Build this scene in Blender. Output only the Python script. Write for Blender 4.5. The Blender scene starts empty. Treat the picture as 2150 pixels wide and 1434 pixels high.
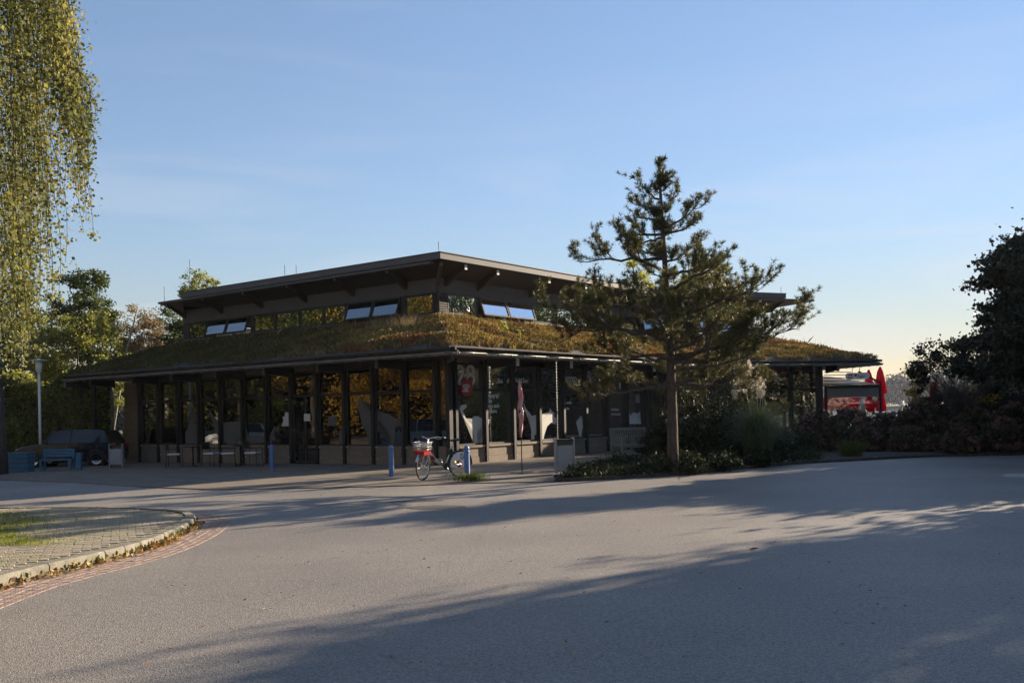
import bpy, bmesh, math, random
import numpy as np
from mathutils import Vector, Matrix
random.seed(7); RNG = np.random.default_rng(7)
scene = bpy.context.scene
COL = scene.collection
R = math.radians
# ------------------------------------------------------------------ camera, sky, sun, exposure
F = 2025.0; HX, HY = 1075.0, 864.0; ROLL = 1.24; EYE = 1.6
cd = bpy.data.cameras.new("camera"); cam = bpy.data.objects.new("camera", cd); COL.objects.link(cam)
cd.sensor_width = 36; cd.lens = 36*F/2150; cd.shift_y = 147/2150; cd.clip_end = 4000; cd.clip_start = 0.1
cam.matrix_world = Matrix.Translation((0,0,EYE)) @ Matrix.Rotation(R(90),4,'X') @ Matrix.Rotation(R(-ROLL),4,'Z')
scene.camera = cam
SUN_AZ, SUN_EL = 38.0, 16.5           # azimuth measured from +X towards +Y
sd = Vector((math.cos(R(SUN_AZ))*math.cos(R(SUN_EL)), math.sin(R(SUN_AZ))*math.cos(R(SUN_EL)), math.sin(R(SUN_EL))))
ld = bpy.data.lights.new("sun", 'SUN'); ld.energy = 5.0; ld.angle = R(0.5); ld.color = (1.0, 0.84, 0.64)
sun = bpy.data.objects.new("sun", ld); COL.objects.link(sun); sun.rotation_euler = sd.to_track_quat('Z','Y').to_euler()
w = bpy.data.worlds.new("World"); scene.world = w; w.use_nodes = True
nt = w.node_tree; nt.nodes.clear(); N = nt.nodes.new; Lk = nt.links.new
sky = N('ShaderNodeTexSky'); sky.sky_type = 'NISHITA'; sky.sun_disc = False
sky.sun_elevation = R(SUN_EL); sky.sun_rotation = R(90-SUN_AZ); sky.air_density = 1.0; sky.dust_density = 0.0; sky.ozone_density = 1.5
bg = N('ShaderNodeBackground'); out = N('ShaderNodeOutputWorld'); bg.inputs[1].default_value = 0.062
tc = N('ShaderNodeTexCoord'); mp = N('ShaderNodeMapping'); mp.inputs['Scale'].default_value = (1.3, 1.3, 9.0); mp.inputs['Rotation'].default_value = (0.1,0.16,0.3)
nz = N('ShaderNodeTexNoise'); nz.inputs['Scale'].default_value = 2.3; nz.inputs['Detail'].default_value = 7; nz.inputs['Distortion'].default_value = 0.7
cr = N('ShaderNodeValToRGB'); cr.color_ramp.elements[0].position = 0.45; cr.color_ramp.elements[1].position = 0.72
cr.color_ramp.elements[1].color = (0.36,0.36,0.36,1)
mx = N('ShaderNodeMixRGB'); mx.inputs[2].default_value = (5.2, 5.0, 5.0, 1)
Lk(tc.outputs['Generated'], mp.inputs[0]); Lk(mp.outputs[0], nz.inputs[0]); Lk(nz.outputs[0], cr.inputs[0]); sz_ = N('ShaderNodeSeparateXYZ'); Lk(tc.outputs['Generated'], sz_.inputs[0]); lz = N('ShaderNodeMapRange'); lz.inputs[1].default_value=.05; lz.inputs[2].default_value=.3; lz.inputs[3].default_value=1.3; lz.inputs[4].default_value=.22; Lk(sz_.outputs[2], lz.inputs[0]); mz = N('ShaderNodeMath'); mz.operation='MULTIPLY'; Lk(cr.outputs[0], mz.inputs[0]); Lk(lz.outputs[0], mz.inputs[1]); Lk(mz.outputs[0], mx.inputs[0])
# soft shoulder for the bright part of the sky, warm air low down
sep = N('ShaderNodeSeparateXYZ'); Lk(tc.outputs['Generated'], sep.inputs[0])
hr = N('ShaderNodeMapRange'); hr.inputs[1].default_value = 0.0; hr.inputs[2].default_value = 0.22; Lk(sep.outputs[2], hr.inputs[0]); hr.interpolation_type='SMOOTHSTEP'
hm = N('ShaderNodeMixRGB'); hm.inputs[1].default_value = (1.0,0.87,0.79,1); hm.inputs[2].default_value = (1,1,1,1); Lk(hr.outputs[0], hm.inputs[0])
bw = N('ShaderNodeRGBToBW'); Lk(sky.outputs[0], bw.inputs[0]); cb = N('ShaderNodeCombineXYZ'); Lk(bw.outputs[0], cb.inputs[0]); Lk(bw.outputs[0], cb.inputs[1]); Lk(bw.outputs[0], cb.inputs[2])
den = N('ShaderNodeVectorMath'); den.operation='MULTIPLY_ADD'; den.inputs[1].default_value=(.105,.112,.098); den.inputs[2].default_value=(.69,.71,.69); Lk(cb.outputs[0], den.inputs[0])
dv = N('ShaderNodeVectorMath'); dv.operation='DIVIDE'; Lk(sky.outputs[0], dv.inputs[0]); Lk(den.outputs[0], dv.inputs[1])
ml = N('ShaderNodeVectorMath'); ml.operation='MULTIPLY'; Lk(dv.outputs[0], ml.inputs[0]); Lk(hm.outputs[0], ml.inputs[1])
Lk(ml.outputs[0], mx.inputs[1]); Lk(mx.outputs[0], bg.inputs[0]); Lk(bg.outputs[0], out.inputs[0])
vs = scene.view_settings; vs.view_transform = 'Standard'; vs.look = 'None'; vs.exposure = 1.42; vs.gamma = 1; vs.use_curve_mapping = False

# ------------------------------------------------------------------ helpers
_c, _s = math.cos(R(ROLL)), math.sin(R(ROLL))
def UV(px, py):
    dx, dy = px-HX, HY-py
    return (dx*_c+dy*_s)/F, (dy*_c-dx*_s)/F
def P(px, py, Y):                      # point of the place seen at a spot, at distance Y
    u, v = UV(px, py); return Vector((u*Y, Y, EYE+v*Y))
def G(px, py, z=0.0):
    u, v = UV(px, py); Y = (EYE-z)/(-v); return Vector((u*Y, Y, z))
def smooth(a,b,x):
    t = min(1,max(0,(x-a)/(b-a))); return t*t*(3-2*t)
def gz(x, y):
    return -0.013*min(25,max(0,-x-2))*smooth(14,30,y)

def tag(o, label=None, cat=None, group=None, kind=None):
    if label: o['label'] = label
    if cat: o['category'] = cat
    if group: o['group'] = group
    if kind: o['kind'] = kind
    return o
def empty(name, loc, rz=0, **k):
    o = bpy.data.objects.new(name, None); COL.objects.link(o); o.location = loc; o.rotation_euler = (0,0,rz)
    o.empty_display_size = 0.2
    return tag(o, **k)
def link(name, me, parent=None, **k):
    o = bpy.data.objects.new(name, me); COL.objects.link(o)
    if parent is not None: o.parent = parent
    return tag(o, **k)
def world_child(o, parent):            # geometry is in world coordinates, the parent sits elsewhere
    o.parent = parent
    o.matrix_parent_inverse = wm(parent).inverted()
    return o
def wm(o):
    m = Matrix.LocRotScale(o.location, o.rotation_euler, o.scale)
    if o.parent is not None: m = wm(o.parent) @ o.matrix_parent_inverse @ m
    return m
def copy_tree(o, parent=None):
    c = o.copy(); COL.objects.link(c)
    if parent is not None: c.parent = parent
    for ch in [x for x in bpy.data.objects if x.parent == o]: copy_tree(ch, c)
    return c

class MB:
    def __init__(s): s.v=[]; s.f=[]; s.sm=[]
    def add(s, vs, fs, smooth=False):
        n=len(s.v); s.v += [tuple(v) for v in vs]; s.f += [tuple(i+n for i in f) for f in fs]; s.sm += [smooth]*len(fs); return s
    def box(s, c, d, m=None, taper=1.0):
        hx,hy,hz = d[0]/2,d[1]/2,d[2]/2; vs=[]
        for z,t in ((-hz,1),(hz,taper)):
            for x,y in ((-hx,-hy),(hx,-hy),(hx,hy),(-hx,hy)):
                p = Vector((x*t,y*t,z)); p = (m @ p) if m else p; vs.append(Vector(c)+p)
        return s.add(vs, [(3,2,1,0),(4,5,6,7),(0,1,5,4),(1,2,6,5),(2,3,7,6),(3,0,4,7)])
    def bar(s, a, b, w, h=None, up=(0,0,1)):
        a,b=Vector(a),Vector(b); h=h or w; d=(b-a); L=d.length; z=d.normalized(); u=Vector(up)
        if abs(z.dot(u))>.98: u=Vector((0,1,0))
        x=z.cross(u).normalized(); y=z.cross(x)
        m=Matrix((x,y,z)).transposed()
        return s.box((a+b)/2,(w,h,L),m)
    def tube(s, pts, r, n=8, cap=True):
        pts=[Vector(p) for p in pts]; rs = r if hasattr(r,'__len__') else [r]*len(pts)
        vs=[]; fs=[]; x=None
        for i,p in enumerate(pts):
            d=(pts[min(i+1,len(pts)-1)]-pts[max(i-1,0)])
            if d.length<1e-9: d=Vector((0,0,1))
            d.normalize()
            if x is None:
                u=Vector((0,0,1)) if abs(d.z)<.9 else Vector((1,0,0)); x=d.cross(u).normalized()
            else:
                x=(x-d*x.dot(d)); x.normalize()
            y=d.cross(x)
            for k in range(n):
                a=2*math.pi*k/n; vs.append(p+(x*math.cos(a)+y*math.sin(a))*rs[i])
        for i in range(len(pts)-1):
            for k in range(n):
                a=i*n+k; b=i*n+(k+1)%n; fs.append((a,b,b+n,a+n))
        s.add(vs,fs,True)
        if cap:
            m=len(s.v)-len(vs); s.f.append(tuple(m+k for k in range(n))[::-1]); s.f.append(tuple(m+len(vs)-n+k for k in range(n))); s.sm+=[False,False]
        return s
    def lathe(s, prof, n=20, c=(0,0,0), m=None):
        vs=[]; fs=[]; c=Vector(c)
        for r,z in prof:
            for k in range(n):
                a=2*math.pi*k/n; p=Vector((r*math.cos(a),r*math.sin(a),z)); p=(m@p) if m else p; vs.append(c+p)
        for i in range(len(prof)-1):
            for k in range(n):
                a=i*n+k; b=i*n+(k+1)%n; fs.append((a,b,b+n,a+n))
        return s.add(vs,fs,True)
    def ell(s, c, r, n=10, m=4):
        prof=[]; 
        for i in range(m*2+1):
            a=-math.pi/2+math.pi*i/(2*m); prof.append((max(1e-3,math.cos(a)),math.sin(a)))
        mm=Matrix.Diagonal(Vector((r[0],r[1],r[2]))) if hasattr(r,'__len__') else Matrix.Diagonal(Vector((r,r,r)))
        return s.lathe(prof,n,c,mm)
    def prism(s, pts, dvec):          # planar polygon extruded by dvec
        pts=[Vector(p) for p in pts]; n=len(pts); d=Vector(dvec)
        return s.add(pts+[p+d for p in pts],[tuple(range(n))[::-1],tuple(range(n,2*n))]+[(i,(i+1)%n,(i+1)%n+n,i+n) for i in range(n)])
    def mesh(s, name, mat):
        me=bpy.data.meshes.new(name); me.from_pydata(s.v,[],s.f); me.update()
        me.polygons.foreach_set('use_smooth', s.sm); me.materials.append(mat)
        return me
    def build(s, name, mat, parent=None, **k): return link(name, s.mesh(name,mat), parent, **k)
def raw(name, V, Fq, mat, smooth=False):   # numpy verts (n,3), quads/tris (m,k)
    me=bpy.data.meshes.new(name); nf,k=Fq.shape
    me.vertices.add(len(V)); me.vertices.foreach_set('co', np.asarray(V,dtype=np.float32).ravel())
    me.loops.add(nf*k); me.loops.foreach_set('vertex_index', Fq.astype(np.int32).ravel())
    me.polygons.add(nf); me.polygons.foreach_set('loop_start', np.arange(0,nf*k,k,dtype=np.int32))
    me.polygons.foreach_set('use_smooth', np.full(nf,smooth)); me.update(calc_edges=True); me.validate(); me.materials.append(mat)
    return me

# ------------------------------------------------------------------ materials
def newmat(name):
    m=bpy.data.materials.new(name); m.use_nodes=True; t=m.node_tree; t.nodes.clear(); return m,t
def pmat(name, col, rough=0.6, metal=0.0, var=0.25, scale=3.0, bump=0.0, bscale=30.0, spec=0.5, col2=None, stretch=None, coord='Object'):
    m,t=newmat(name); n=t.nodes.new; l=t.links.new
    o=n('ShaderNodeOutputMaterial'); b=n('ShaderNodeBsdfPrincipled'); l(b.outputs[0],o.inputs[0])
    b.inputs['Roughness'].default_value=rough; b.inputs['Metallic'].default_value=metal; b.inputs['Specular IOR Level'].default_value=spec
    tcn=n('ShaderNodeTexCoord'); mpn=n('ShaderNodeMapping'); l(tcn.outputs[coord],mpn.inputs[0])
    if stretch: mpn.inputs['Scale'].default_value=stretch
    nn=n('ShaderNodeTexNoise'); nn.inputs['Scale'].default_value=scale; nn.inputs['Detail'].default_value=6; nn.inputs['Roughness'].default_value=.65; l(mpn.outputs[0],nn.inputs[0])
    rmp=n('ShaderNodeValToRGB'); c=Vector(col); c2=Vector(col2) if col2 else c*(1-var); c1=c if col2 else c*(1+var*.7)
    rmp.color_ramp.elements[0].position=.32; rmp.color_ramp.elements[1].position=.68
    rmp.color_ramp.elements[0].color=(*c2,1); rmp.color_ramp.elements[1].color=(*c1,1)
    l(nn.outputs[0],rmp.inputs[0]); l(rmp.outputs[0],b.inputs['Base Color'])
    if bump>0:
        n2=n('ShaderNodeTexNoise'); n2.inputs['Scale'].default_value=bscale; n2.inputs['Detail'].default_value=5; l(mpn.outputs[0],n2.inputs[0])
        bp=n('ShaderNodeBump'); bp.inputs['Strength'].default_value=bump; bp.inputs['Distance'].default_value=.02; l(n2.outputs[0],bp.inputs['Height']); l(bp.outputs[0],b.inputs['Normal'])
    return m
def leafmat(name, cols, trans=0.35, rough=0.5, patch=0.35, pscale=1.2):
    """cols: list of (pos, rgb) over a per-leaf random, shifted by patches"""
    m,t=newmat(name); n=t.nodes.new; l=t.links.new
    o=n('ShaderNodeOutputMaterial'); g=n('ShaderNodeNewGeometry')
    tcn=n('ShaderNodeTexCoord'); nn=n('ShaderNodeTexNoise'); nn.inputs['Scale'].default_value=pscale; nn.inputs['Detail'].default_value=3; l(tcn.outputs['Object'],nn.inputs[0])
    mr=n('ShaderNodeMapRange'); mr.inputs[1].default_value=.35; mr.inputs[2].default_value=.65; mr.inputs[3].default_value=0; mr.inputs[4].default_value=1; l(nn.outputs[0],mr.inputs[0])
    mx=n('ShaderNodeMix'); mx.inputs[0].default_value=patch; l(g.outputs['Random Per Island'],mx.inputs[2]); l(mr.outputs[0],mx.inputs[3])
    rp=n('ShaderNodeValToRGB'); e=rp.color_ramp.elements
    e[0].position=cols[0][0]; e[0].color=(*cols[0][1],1); e[1].position=cols[-1][0]; e[1].color=(*cols[-1][1],1)
    for p,c in cols[1:-1]:
        q=e.new(p); q.color=(*c,1)
    l(mx.outputs[0],rp.inputs[0])
    d=n('ShaderNodeBsdfPrincipled'); d.inputs['Roughness'].default_value=rough; d.inputs['Specular IOR Level'].default_value=.18; l(rp.outputs[0],d.inputs['Base Color'])
    if trans>0:
        tr=n('ShaderNodeBsdfTranslucent'); hs=n('ShaderNodeHueSaturation'); hs.inputs['Saturation'].default_value=1.15; hs.inputs['Value'].default_value=1.5; l(rp.outputs[0],hs.inputs['Color']); l(hs.outputs[0],tr.inputs[0])
        ms=n('ShaderNodeMixShader'); ms.inputs[0].default_value=trans; l(d.outputs[0],ms.inputs[1]); l(tr.outputs[0],ms.inputs[2]); l(ms.outputs[0],o.inputs[0])
    else: l(d.outputs[0],o.inputs[0])
    return m
def glassmat(name, base=0.12, tint=(.55,.57,.55), rough=0.0, film=None, filmfac=0.0):
    m,t=newmat(name); n=t.nodes.new; l=t.links.new
    o=n('ShaderNodeOutputMaterial'); g=n('ShaderNodeBsdfGlossy'); g.inputs['Roughness'].default_value=rough; g.inputs[0].default_value=(.95,.95,.95,1)
    tr=n('ShaderNodeBsdfTransparent'); tr.inputs[0].default_value=(*tint,1)
    fr=n('ShaderNodeFresnel'); fr.inputs[0].default_value=1.52
    mu=n('ShaderNodeMath'); mu.operation='MULTIPLY_ADD'; mu.inputs[1].default_value=1.6; mu.inputs[2].default_value=base; mu.use_clamp=True; l(fr.outputs[0],mu.inputs[0])
    tcn=n('ShaderNodeTexCoord'); nn=n('ShaderNodeTexNoise'); nn.inputs['Scale'].default_value=.9; nn.inputs['Detail'].default_value=1.5; l(tcn.outputs['Object'],nn.inputs[0])
    bp=n('ShaderNodeBump'); bp.inputs['Strength'].default_value=.02; bp.inputs['Distance'].default_value=.05; l(nn.outputs[0],bp.inputs['Height']); l(bp.outputs[0],g.inputs['Normal'])
    inner=tr
    if film:
        df=n('ShaderNodeBsdfDiffuse'); df.inputs[0].default_value=(*film,1); mf=n('ShaderNodeMixShader'); mf.inputs[0].default_value=filmfac; l(tr.outputs[0],mf.inputs[1]); l(df.outputs[0],mf.inputs[2]); inner=mf
    ms=n('ShaderNodeMixShader'); l(mu.outputs[0],ms.inputs[0]); l(inner.outputs[0],ms.inputs[1]); l(g.outputs[0],ms.inputs[2]); l(ms.outputs[0],o.inputs[0])
    return m
def emat(name,col,st):
    m,t=newmat(name); o=t.nodes.new('ShaderNodeOutputMaterial'); e=t.nodes.new('ShaderNodeEmission'); e.inputs[0].default_value=(*col,1); e.inputs[1].default_value=st; t.links.new(e.outputs[0],o.inputs[0]); return m
M={}
M['wood']=pmat('brown_wood',(.034,.026,.02),.7,var=.35,scale=6,stretch=(1,1,.3),bump=.2)
M['darkwood']=pmat('dark_frame',(.014,.011,.009),.55,var=.3,scale=5)
M['plinth']=pmat('plinth_board',(.20,.15,.105),.75,var=.16,scale=2.5,bump=.25,bscale=60)
M['soffit']=pmat('soffit_wood',(.04,.026,.016),.7,var=.25,scale=3,stretch=(1,6,1))
M['render']=pmat('grey_render',(.10,.088,.078),.85,var=.12,scale=1.5,bump=.1)
M['fascia']=pmat('fascia_metal',(.12,.112,.108),.6,var=.12,scale=1.2,spec=.2)
M['zinc']=pmat('zinc',(.30,.285,.265),.45,metal=.5,var=.3,scale=4)
M['battens']=pmat('roof_edge_board',(.075,.062,.05),.8,var=.4,scale=5,bump=.4)
M['bolt']=pmat('bolt_steel',(.5,.47,.43),.35,metal=.9)
M['glass']=glassmat('window_glass',base=.035,tint=(.74,.74,.71))
M['glass_up']=glassmat('upper_glass',base=.2,tint=(.4,.4,.4))
M['frost']=glassmat('frosted_glass',base=.03,film=(.16,.145,.115),filmfac=.6)
M['clear']=glassmat('clear_glass',base=.0,tint=(.97,.97,.97))
M['decal']=pmat('pale_film',(.62,.59,.52),.7,var=.04)
M['decal2']=pmat('grey_film',(.10,.095,.085),.7,var=.04)
M['letter']=pmat('letter_film',(.75,.72,.65),.6,var=.03)
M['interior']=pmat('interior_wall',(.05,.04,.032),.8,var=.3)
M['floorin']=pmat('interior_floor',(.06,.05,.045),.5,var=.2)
M['bulb']=emat('warm_bulb',(1,.72,.4),9)
M['white']=pmat('white_paint',(.72,.71,.69),.45,var=.05)
M['sunlit_tip']=pmat('sunlit_tip',(.60,.55,.48),.5,var=.08)  # pale colour standing for sun on the rafter and bracket tips
M['black']=pmat('black_rubber',(.018,.018,.019),.6,var=.2)
M['blackmetal']=pmat('black_metal',(.02,.021,.024),.35,metal=.3,var=.2)
M['alu']=pmat('aluminium',(.62,.61,.60),.28,metal=.85,var=.1)
M['chrome']=pmat('chrome',(.75,.74,.72),.12,metal=1.0,var=.05)
M['red']=pmat('red_plastic',(.36,.012,.015),.35,var=.08)
M['redcloth']=leafmat('red_canvas',[(0,(.32,.014,.032)),(1,(.42,.03,.06))],trans=.5,rough=.8,patch=.5)
M['bluepaint']=pmat('blue_paint',(.10,.20,.42),.5,var=.28,scale=9,bump=.15)
M['blueboard']=pmat('blue_board',(.05,.15,.23),.6,var=.25,scale=4,stretch=(1,1,5))
M['yellow']=pmat('yellow',(.80,.55,.04),.5,var=.03)
M['navy']=pmat('navy',(.02,.03,.12),.5,var=.03)
M['orange']=pmat('orange_banner',(.70,.09,.02),.5,var=.05)
M['bingrey']=pmat('bin_panel',(.33,.31,.30),.6,var=.12,scale=5,bump=.1)
M['benchwood']=pmat('bench_wood',(.19,.185,.15),.7,var=.25,scale=8,stretch=(1,1,4))
M['carwhite']=pmat('car_white',(.78,.78,.78),.15,var=.02)
M['carblack']=pmat('car_black',(.012,.014,.016),.12,var=.02)
M['carglass']=pmat('car_glass',(.015,.018,.02),.05,var=.02)
M['cushion']=pmat('cushion',(.62,.60,.58),.9,var=.05)
M['lamp_white']=pmat('lamp_shade',(.75,.72,.66),.4,var=.05)
M['skin']=pmat('skin',(.45,.28,.2),.6,var=.05)
M['hairgrey']=pmat('grey_hair',(.6,.58,.55),.8,var=.15,scale=20)
M['shirt']=pmat('shirt',(.5,.45,.45),.8,var=.05)
M['bark']=pmat('pine_bark',(.13,.09,.062),.95,scale=14,col2=(.035,.027,.022),stretch=(1,1,.3),bump=1.0,bscale=30)
M['barkdark']=pmat('dark_bark',(.06,.048,.038),.9,var=.4,scale=9,stretch=(1,1,.35),bump=.6)
M['birchbark']=pmat('birch_bark',(.62,.58,.50),.7,scale=5,stretch=(1,1,3.5),col2=(.12,.10,.09),bump=.3)
M['asphalt']=None
# asphalt with visible aggregate
m,t=newmat('asphalt'); n=t.nodes.new; l=t.links.new
o=n('ShaderNodeOutputMaterial'); b=n('ShaderNodeBsdfPrincipled'); l(b.outputs[0],o.inputs[0]); b.inputs['Roughness'].default_value=.62; b.inputs['Specular IOR Level'].default_value=.5
tcn=n('ShaderNodeTexCoord')
v1=n('ShaderNodeTexVoronoi'); v1.inputs['Scale'].default_value=105; l(tcn.outputs['Object'],v1.inputs[0])
n1=n('ShaderNodeTexNoise'); n1.inputs['Scale'].default_value=.35; n1.inputs['Detail'].default_value=5; l(tcn.outputs['Object'],n1.inputs[0])
n2=n('ShaderNodeTexNoise'); n2.inputs['Scale'].default_value=28; n2.inputs['Detail'].default_value=4; n2.inputs['Roughness'].default_value=.75; l(tcn.outputs['Object'],n2.inputs[0])
r1=n('ShaderNodeValToRGB'); r1.color_ramp.elements[0].position=.3; r1.color_ramp.elements[0].color=(.155,.138,.120,1); r1.color_ramp.elements[1].position=.7; r1.color_ramp.elements[1].color=(.28,.247,.208,1); l(n2.outputs[0],r1.inputs[0])
r2=n('ShaderNodeValToRGB'); r2.color_ramp.elements[0].position=.3; r2.color_ramp.elements[0].color=(.8,.8,.82,1); r2.color_ramp.elements[1].position=.7; r2.color_ramp.elements[1].color=(1.12,1.1,1.08,1); l(n1.outputs[0],r2.inputs[0])
mm=n('ShaderNodeMixRGB'); mm.blend_type='MULTIPLY'; mm.inputs[0].default_value=1; l(r1.outputs[0],mm.inputs[1]); l(r2.outputs[0],mm.inputs[2])
r3=n('ShaderNodeMapRange'); r3.inputs[1].default_value=0; r3.inputs[2].default_value=1; r3.inputs[3].default_value=.62; r3.inputs[4].default_value=1.45
sepc=n('ShaderNodeSeparateColor'); l(v1.outputs['Color'],sepc.inputs[0]); l(sepc.outputs[0],r3.inputs[0])
m2=n('ShaderNodeVectorMath'); m2.operation='SCALE'; l(mm.outputs[0],m2.inputs[0]); l(r3.outputs[0],m2.inputs['Scale']); l(m2.outputs[0],b.inputs['Base Color'])
vc=n('ShaderNodeTexVoronoi'); vc.feature='DISTANCE_TO_EDGE'; vc.inputs['Scale'].default_value=.22
nd=n('ShaderNodeTexNoise'); nd.inputs['Scale'].default_value=1.3; nd.inputs['Detail'].default_value=6; l(tcn.outputs['Object'],nd.inputs[0])
mxv=n('ShaderNodeMixRGB'); mxv.inputs[0].default_value=.25; l(tcn.outputs['Object'],mxv.inputs[1]); l(nd.outputs[1],mxv.inputs[2]); l(mxv.outputs[0],vc.inputs[0])
rc_=n('ShaderNodeMapRange'); rc_.inputs[1].default_value=0; rc_.inputs[2].default_value=.006; rc_.inputs[3].default_value=.90; rc_.inputs[4].default_value=1; l(vc.outputs['Distance'],rc_.inputs[0])
m3=n('ShaderNodeVectorMath'); m3.operation='SCALE'; l(m2.outputs[0],m3.inputs[0]); l(rc_.outputs[0],m3.inputs['Scale'])
ns=n('ShaderNodeTexNoise'); ns.inputs['Scale'].default_value=.9; ns.inputs['Detail'].default_value=4; ns.inputs['Roughness'].default_value=.7; l(tcn.outputs['Object'],ns.inputs[0])
rs_=n('ShaderNodeMapRange'); rs_.inputs[1].default_value=.62; rs_.inputs[2].default_value=.72; rs_.inputs[3].default_value=1; rs_.inputs[4].default_value=.72; l(ns.outputs[0],rs_.inputs[0])
m4=n('ShaderNodeVectorMath'); m4.operation='SCALE'; l(m3.outputs[0],m4.inputs[0]); l(rs_.outputs[0],m4.inputs['Scale']); l(m4.outputs[0],b.inputs['Base Color'])
bp=n('ShaderNodeBump'); bp.inputs['Strength'].default_value=.55; bp.inputs['Distance'].default_value=.006; l(v1.outputs['Distance'],bp.inputs['Height']); l(bp.outputs[0],b.inputs['Normal'])
M['asphalt']=m
M['patch']=pmat('asphalt_patch',(.055,.052,.05),.9,var=.4,scale=30,bump=.8,bscale=60)
M['paving']=pmat('paving',(.17,.135,.10),.85,var=.3,scale=1.5,bump=.4,bscale=40)
M['paver']=pmat('island_paver',(.38,.31,.23),.85,scale=1.6,col2=(.27,.23,.155),bump=.6,bscale=45,coord='Object')
M['kerb']=pmat('kerb_stone',(.21,.19,.145),.85,var=.45,scale=4,bump=.5,bscale=50)
M['brick']=pmat('red_sett',(.29,.205,.165),.85,var=.25,scale=5,bump=.5,bscale=50)
M['soil']=pmat('soil',(.06,.048,.035),.95,var=.5,scale=6,bump=.8,bscale=30)
M['mulch']=pmat('mulch',(.10,.082,.07),.95,var=.6,scale=25,bump=1,bscale=50)
M['grassground']=pmat('grass_ground',(.06,.075,.025),.95,var=.5,scale=2,bump=.5)
M['grass']=leafmat('grass_blades',[(0,(.035,.055,.012)),(.6,(.09,.115,.025)),(1,(.22,.20,.06))],trans=.3,rough=.6)
M['sunlit_grass']=leafmat('sunlit_blades',[(0,(.09,.12,.02)),(.6,(.20,.24,.04)),(1,(.42,.38,.09))],trans=.4,rough=.6)  # brighter copy of the grass, sunlight put into the blade colour
M['birch']=leafmat('birch_leaves',[(0,(.035,.048,.010)),(.35,(.095,.102,.034)),(.75,(.21,.20,.075)),(.92,(.36,.31,.11)),(1,(.66,.38,.03))],trans=.42,rough=.6,patch=.42,pscale=.9)
M['olive']=leafmat('olive_leaves',[(0,(.035,.045,.012)),(.5,(.16,.17,.045)),(1,(.36,.33,.09))],trans=.5,patch=.4)
M['green']=leafmat('green_leaves',[(0,(.02,.032,.01)),(.5,(.055,.075,.02)),(1,(.14,.15,.04))],trans=.3,patch=.35)
M['golden']=leafmat('golden_leaves',[(0,(.07,.05,.01)),(.5,(.34,.21,.03)),(1,(.62,.40,.06))],trans=.35,patch=.4)
M['willow']=leafmat('willow_leaves',[(0,(.10,.11,.02)),(.5,(.24,.24,.05)),(1,(.42,.38,.09))],trans=.4,patch=.3)
M['brownleaf']=leafmat('brown_twigs',[(0,(.10,.07,.035)),(.5,(.24,.17,.08)),(1,(.42,.32,.15))],trans=.2,patch=.4)
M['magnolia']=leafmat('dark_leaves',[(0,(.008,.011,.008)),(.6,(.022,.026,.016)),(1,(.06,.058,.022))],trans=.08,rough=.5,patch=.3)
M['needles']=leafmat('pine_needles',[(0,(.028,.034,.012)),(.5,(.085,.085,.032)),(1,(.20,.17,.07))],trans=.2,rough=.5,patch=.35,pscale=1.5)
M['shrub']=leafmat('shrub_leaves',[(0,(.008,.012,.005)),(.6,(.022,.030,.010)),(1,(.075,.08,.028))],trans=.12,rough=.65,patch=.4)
M['bloom']=leafmat('hydrangea_blooms',[(0,(.08,.035,.035)),(.5,(.21,.11,.105)),(1,(.38,.25,.21))],trans=.1,rough=.8,patch=.35,pscale=2)
M['hydleaf']=leafmat('hydrangea_leaves',[(0,(.022,.028,.012)),(.6,(.06,.055,.024)),(1,(.16,.07,.035))],trans=.15,patch=.4)
M['pampas']=leafmat('pampas_blades',[(0,(.035,.055,.028)),(.6,(.09,.12,.06)),(1,(.22,.23,.13))],trans=.2,rough=.5)
M['plume']=leafmat('pampas_plumes',[(0,(.38,.34,.27)),(1,(.66,.61,.51))],trans=.4,rough=.9)
M['farwood']=leafmat('far_woodland',[(0,(.012,.018,.014)),(1,(.04,.042,.028))],trans=0,patch=.5,pscale=.06)
M['deadleaf']=leafmat('fallen_leaves',[(0,(.10,.05,.025)),(.5,(.30,.17,.07)),(1,(.55,.42,.16))],trans=.15,rough=.7,patch=.2)
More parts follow.
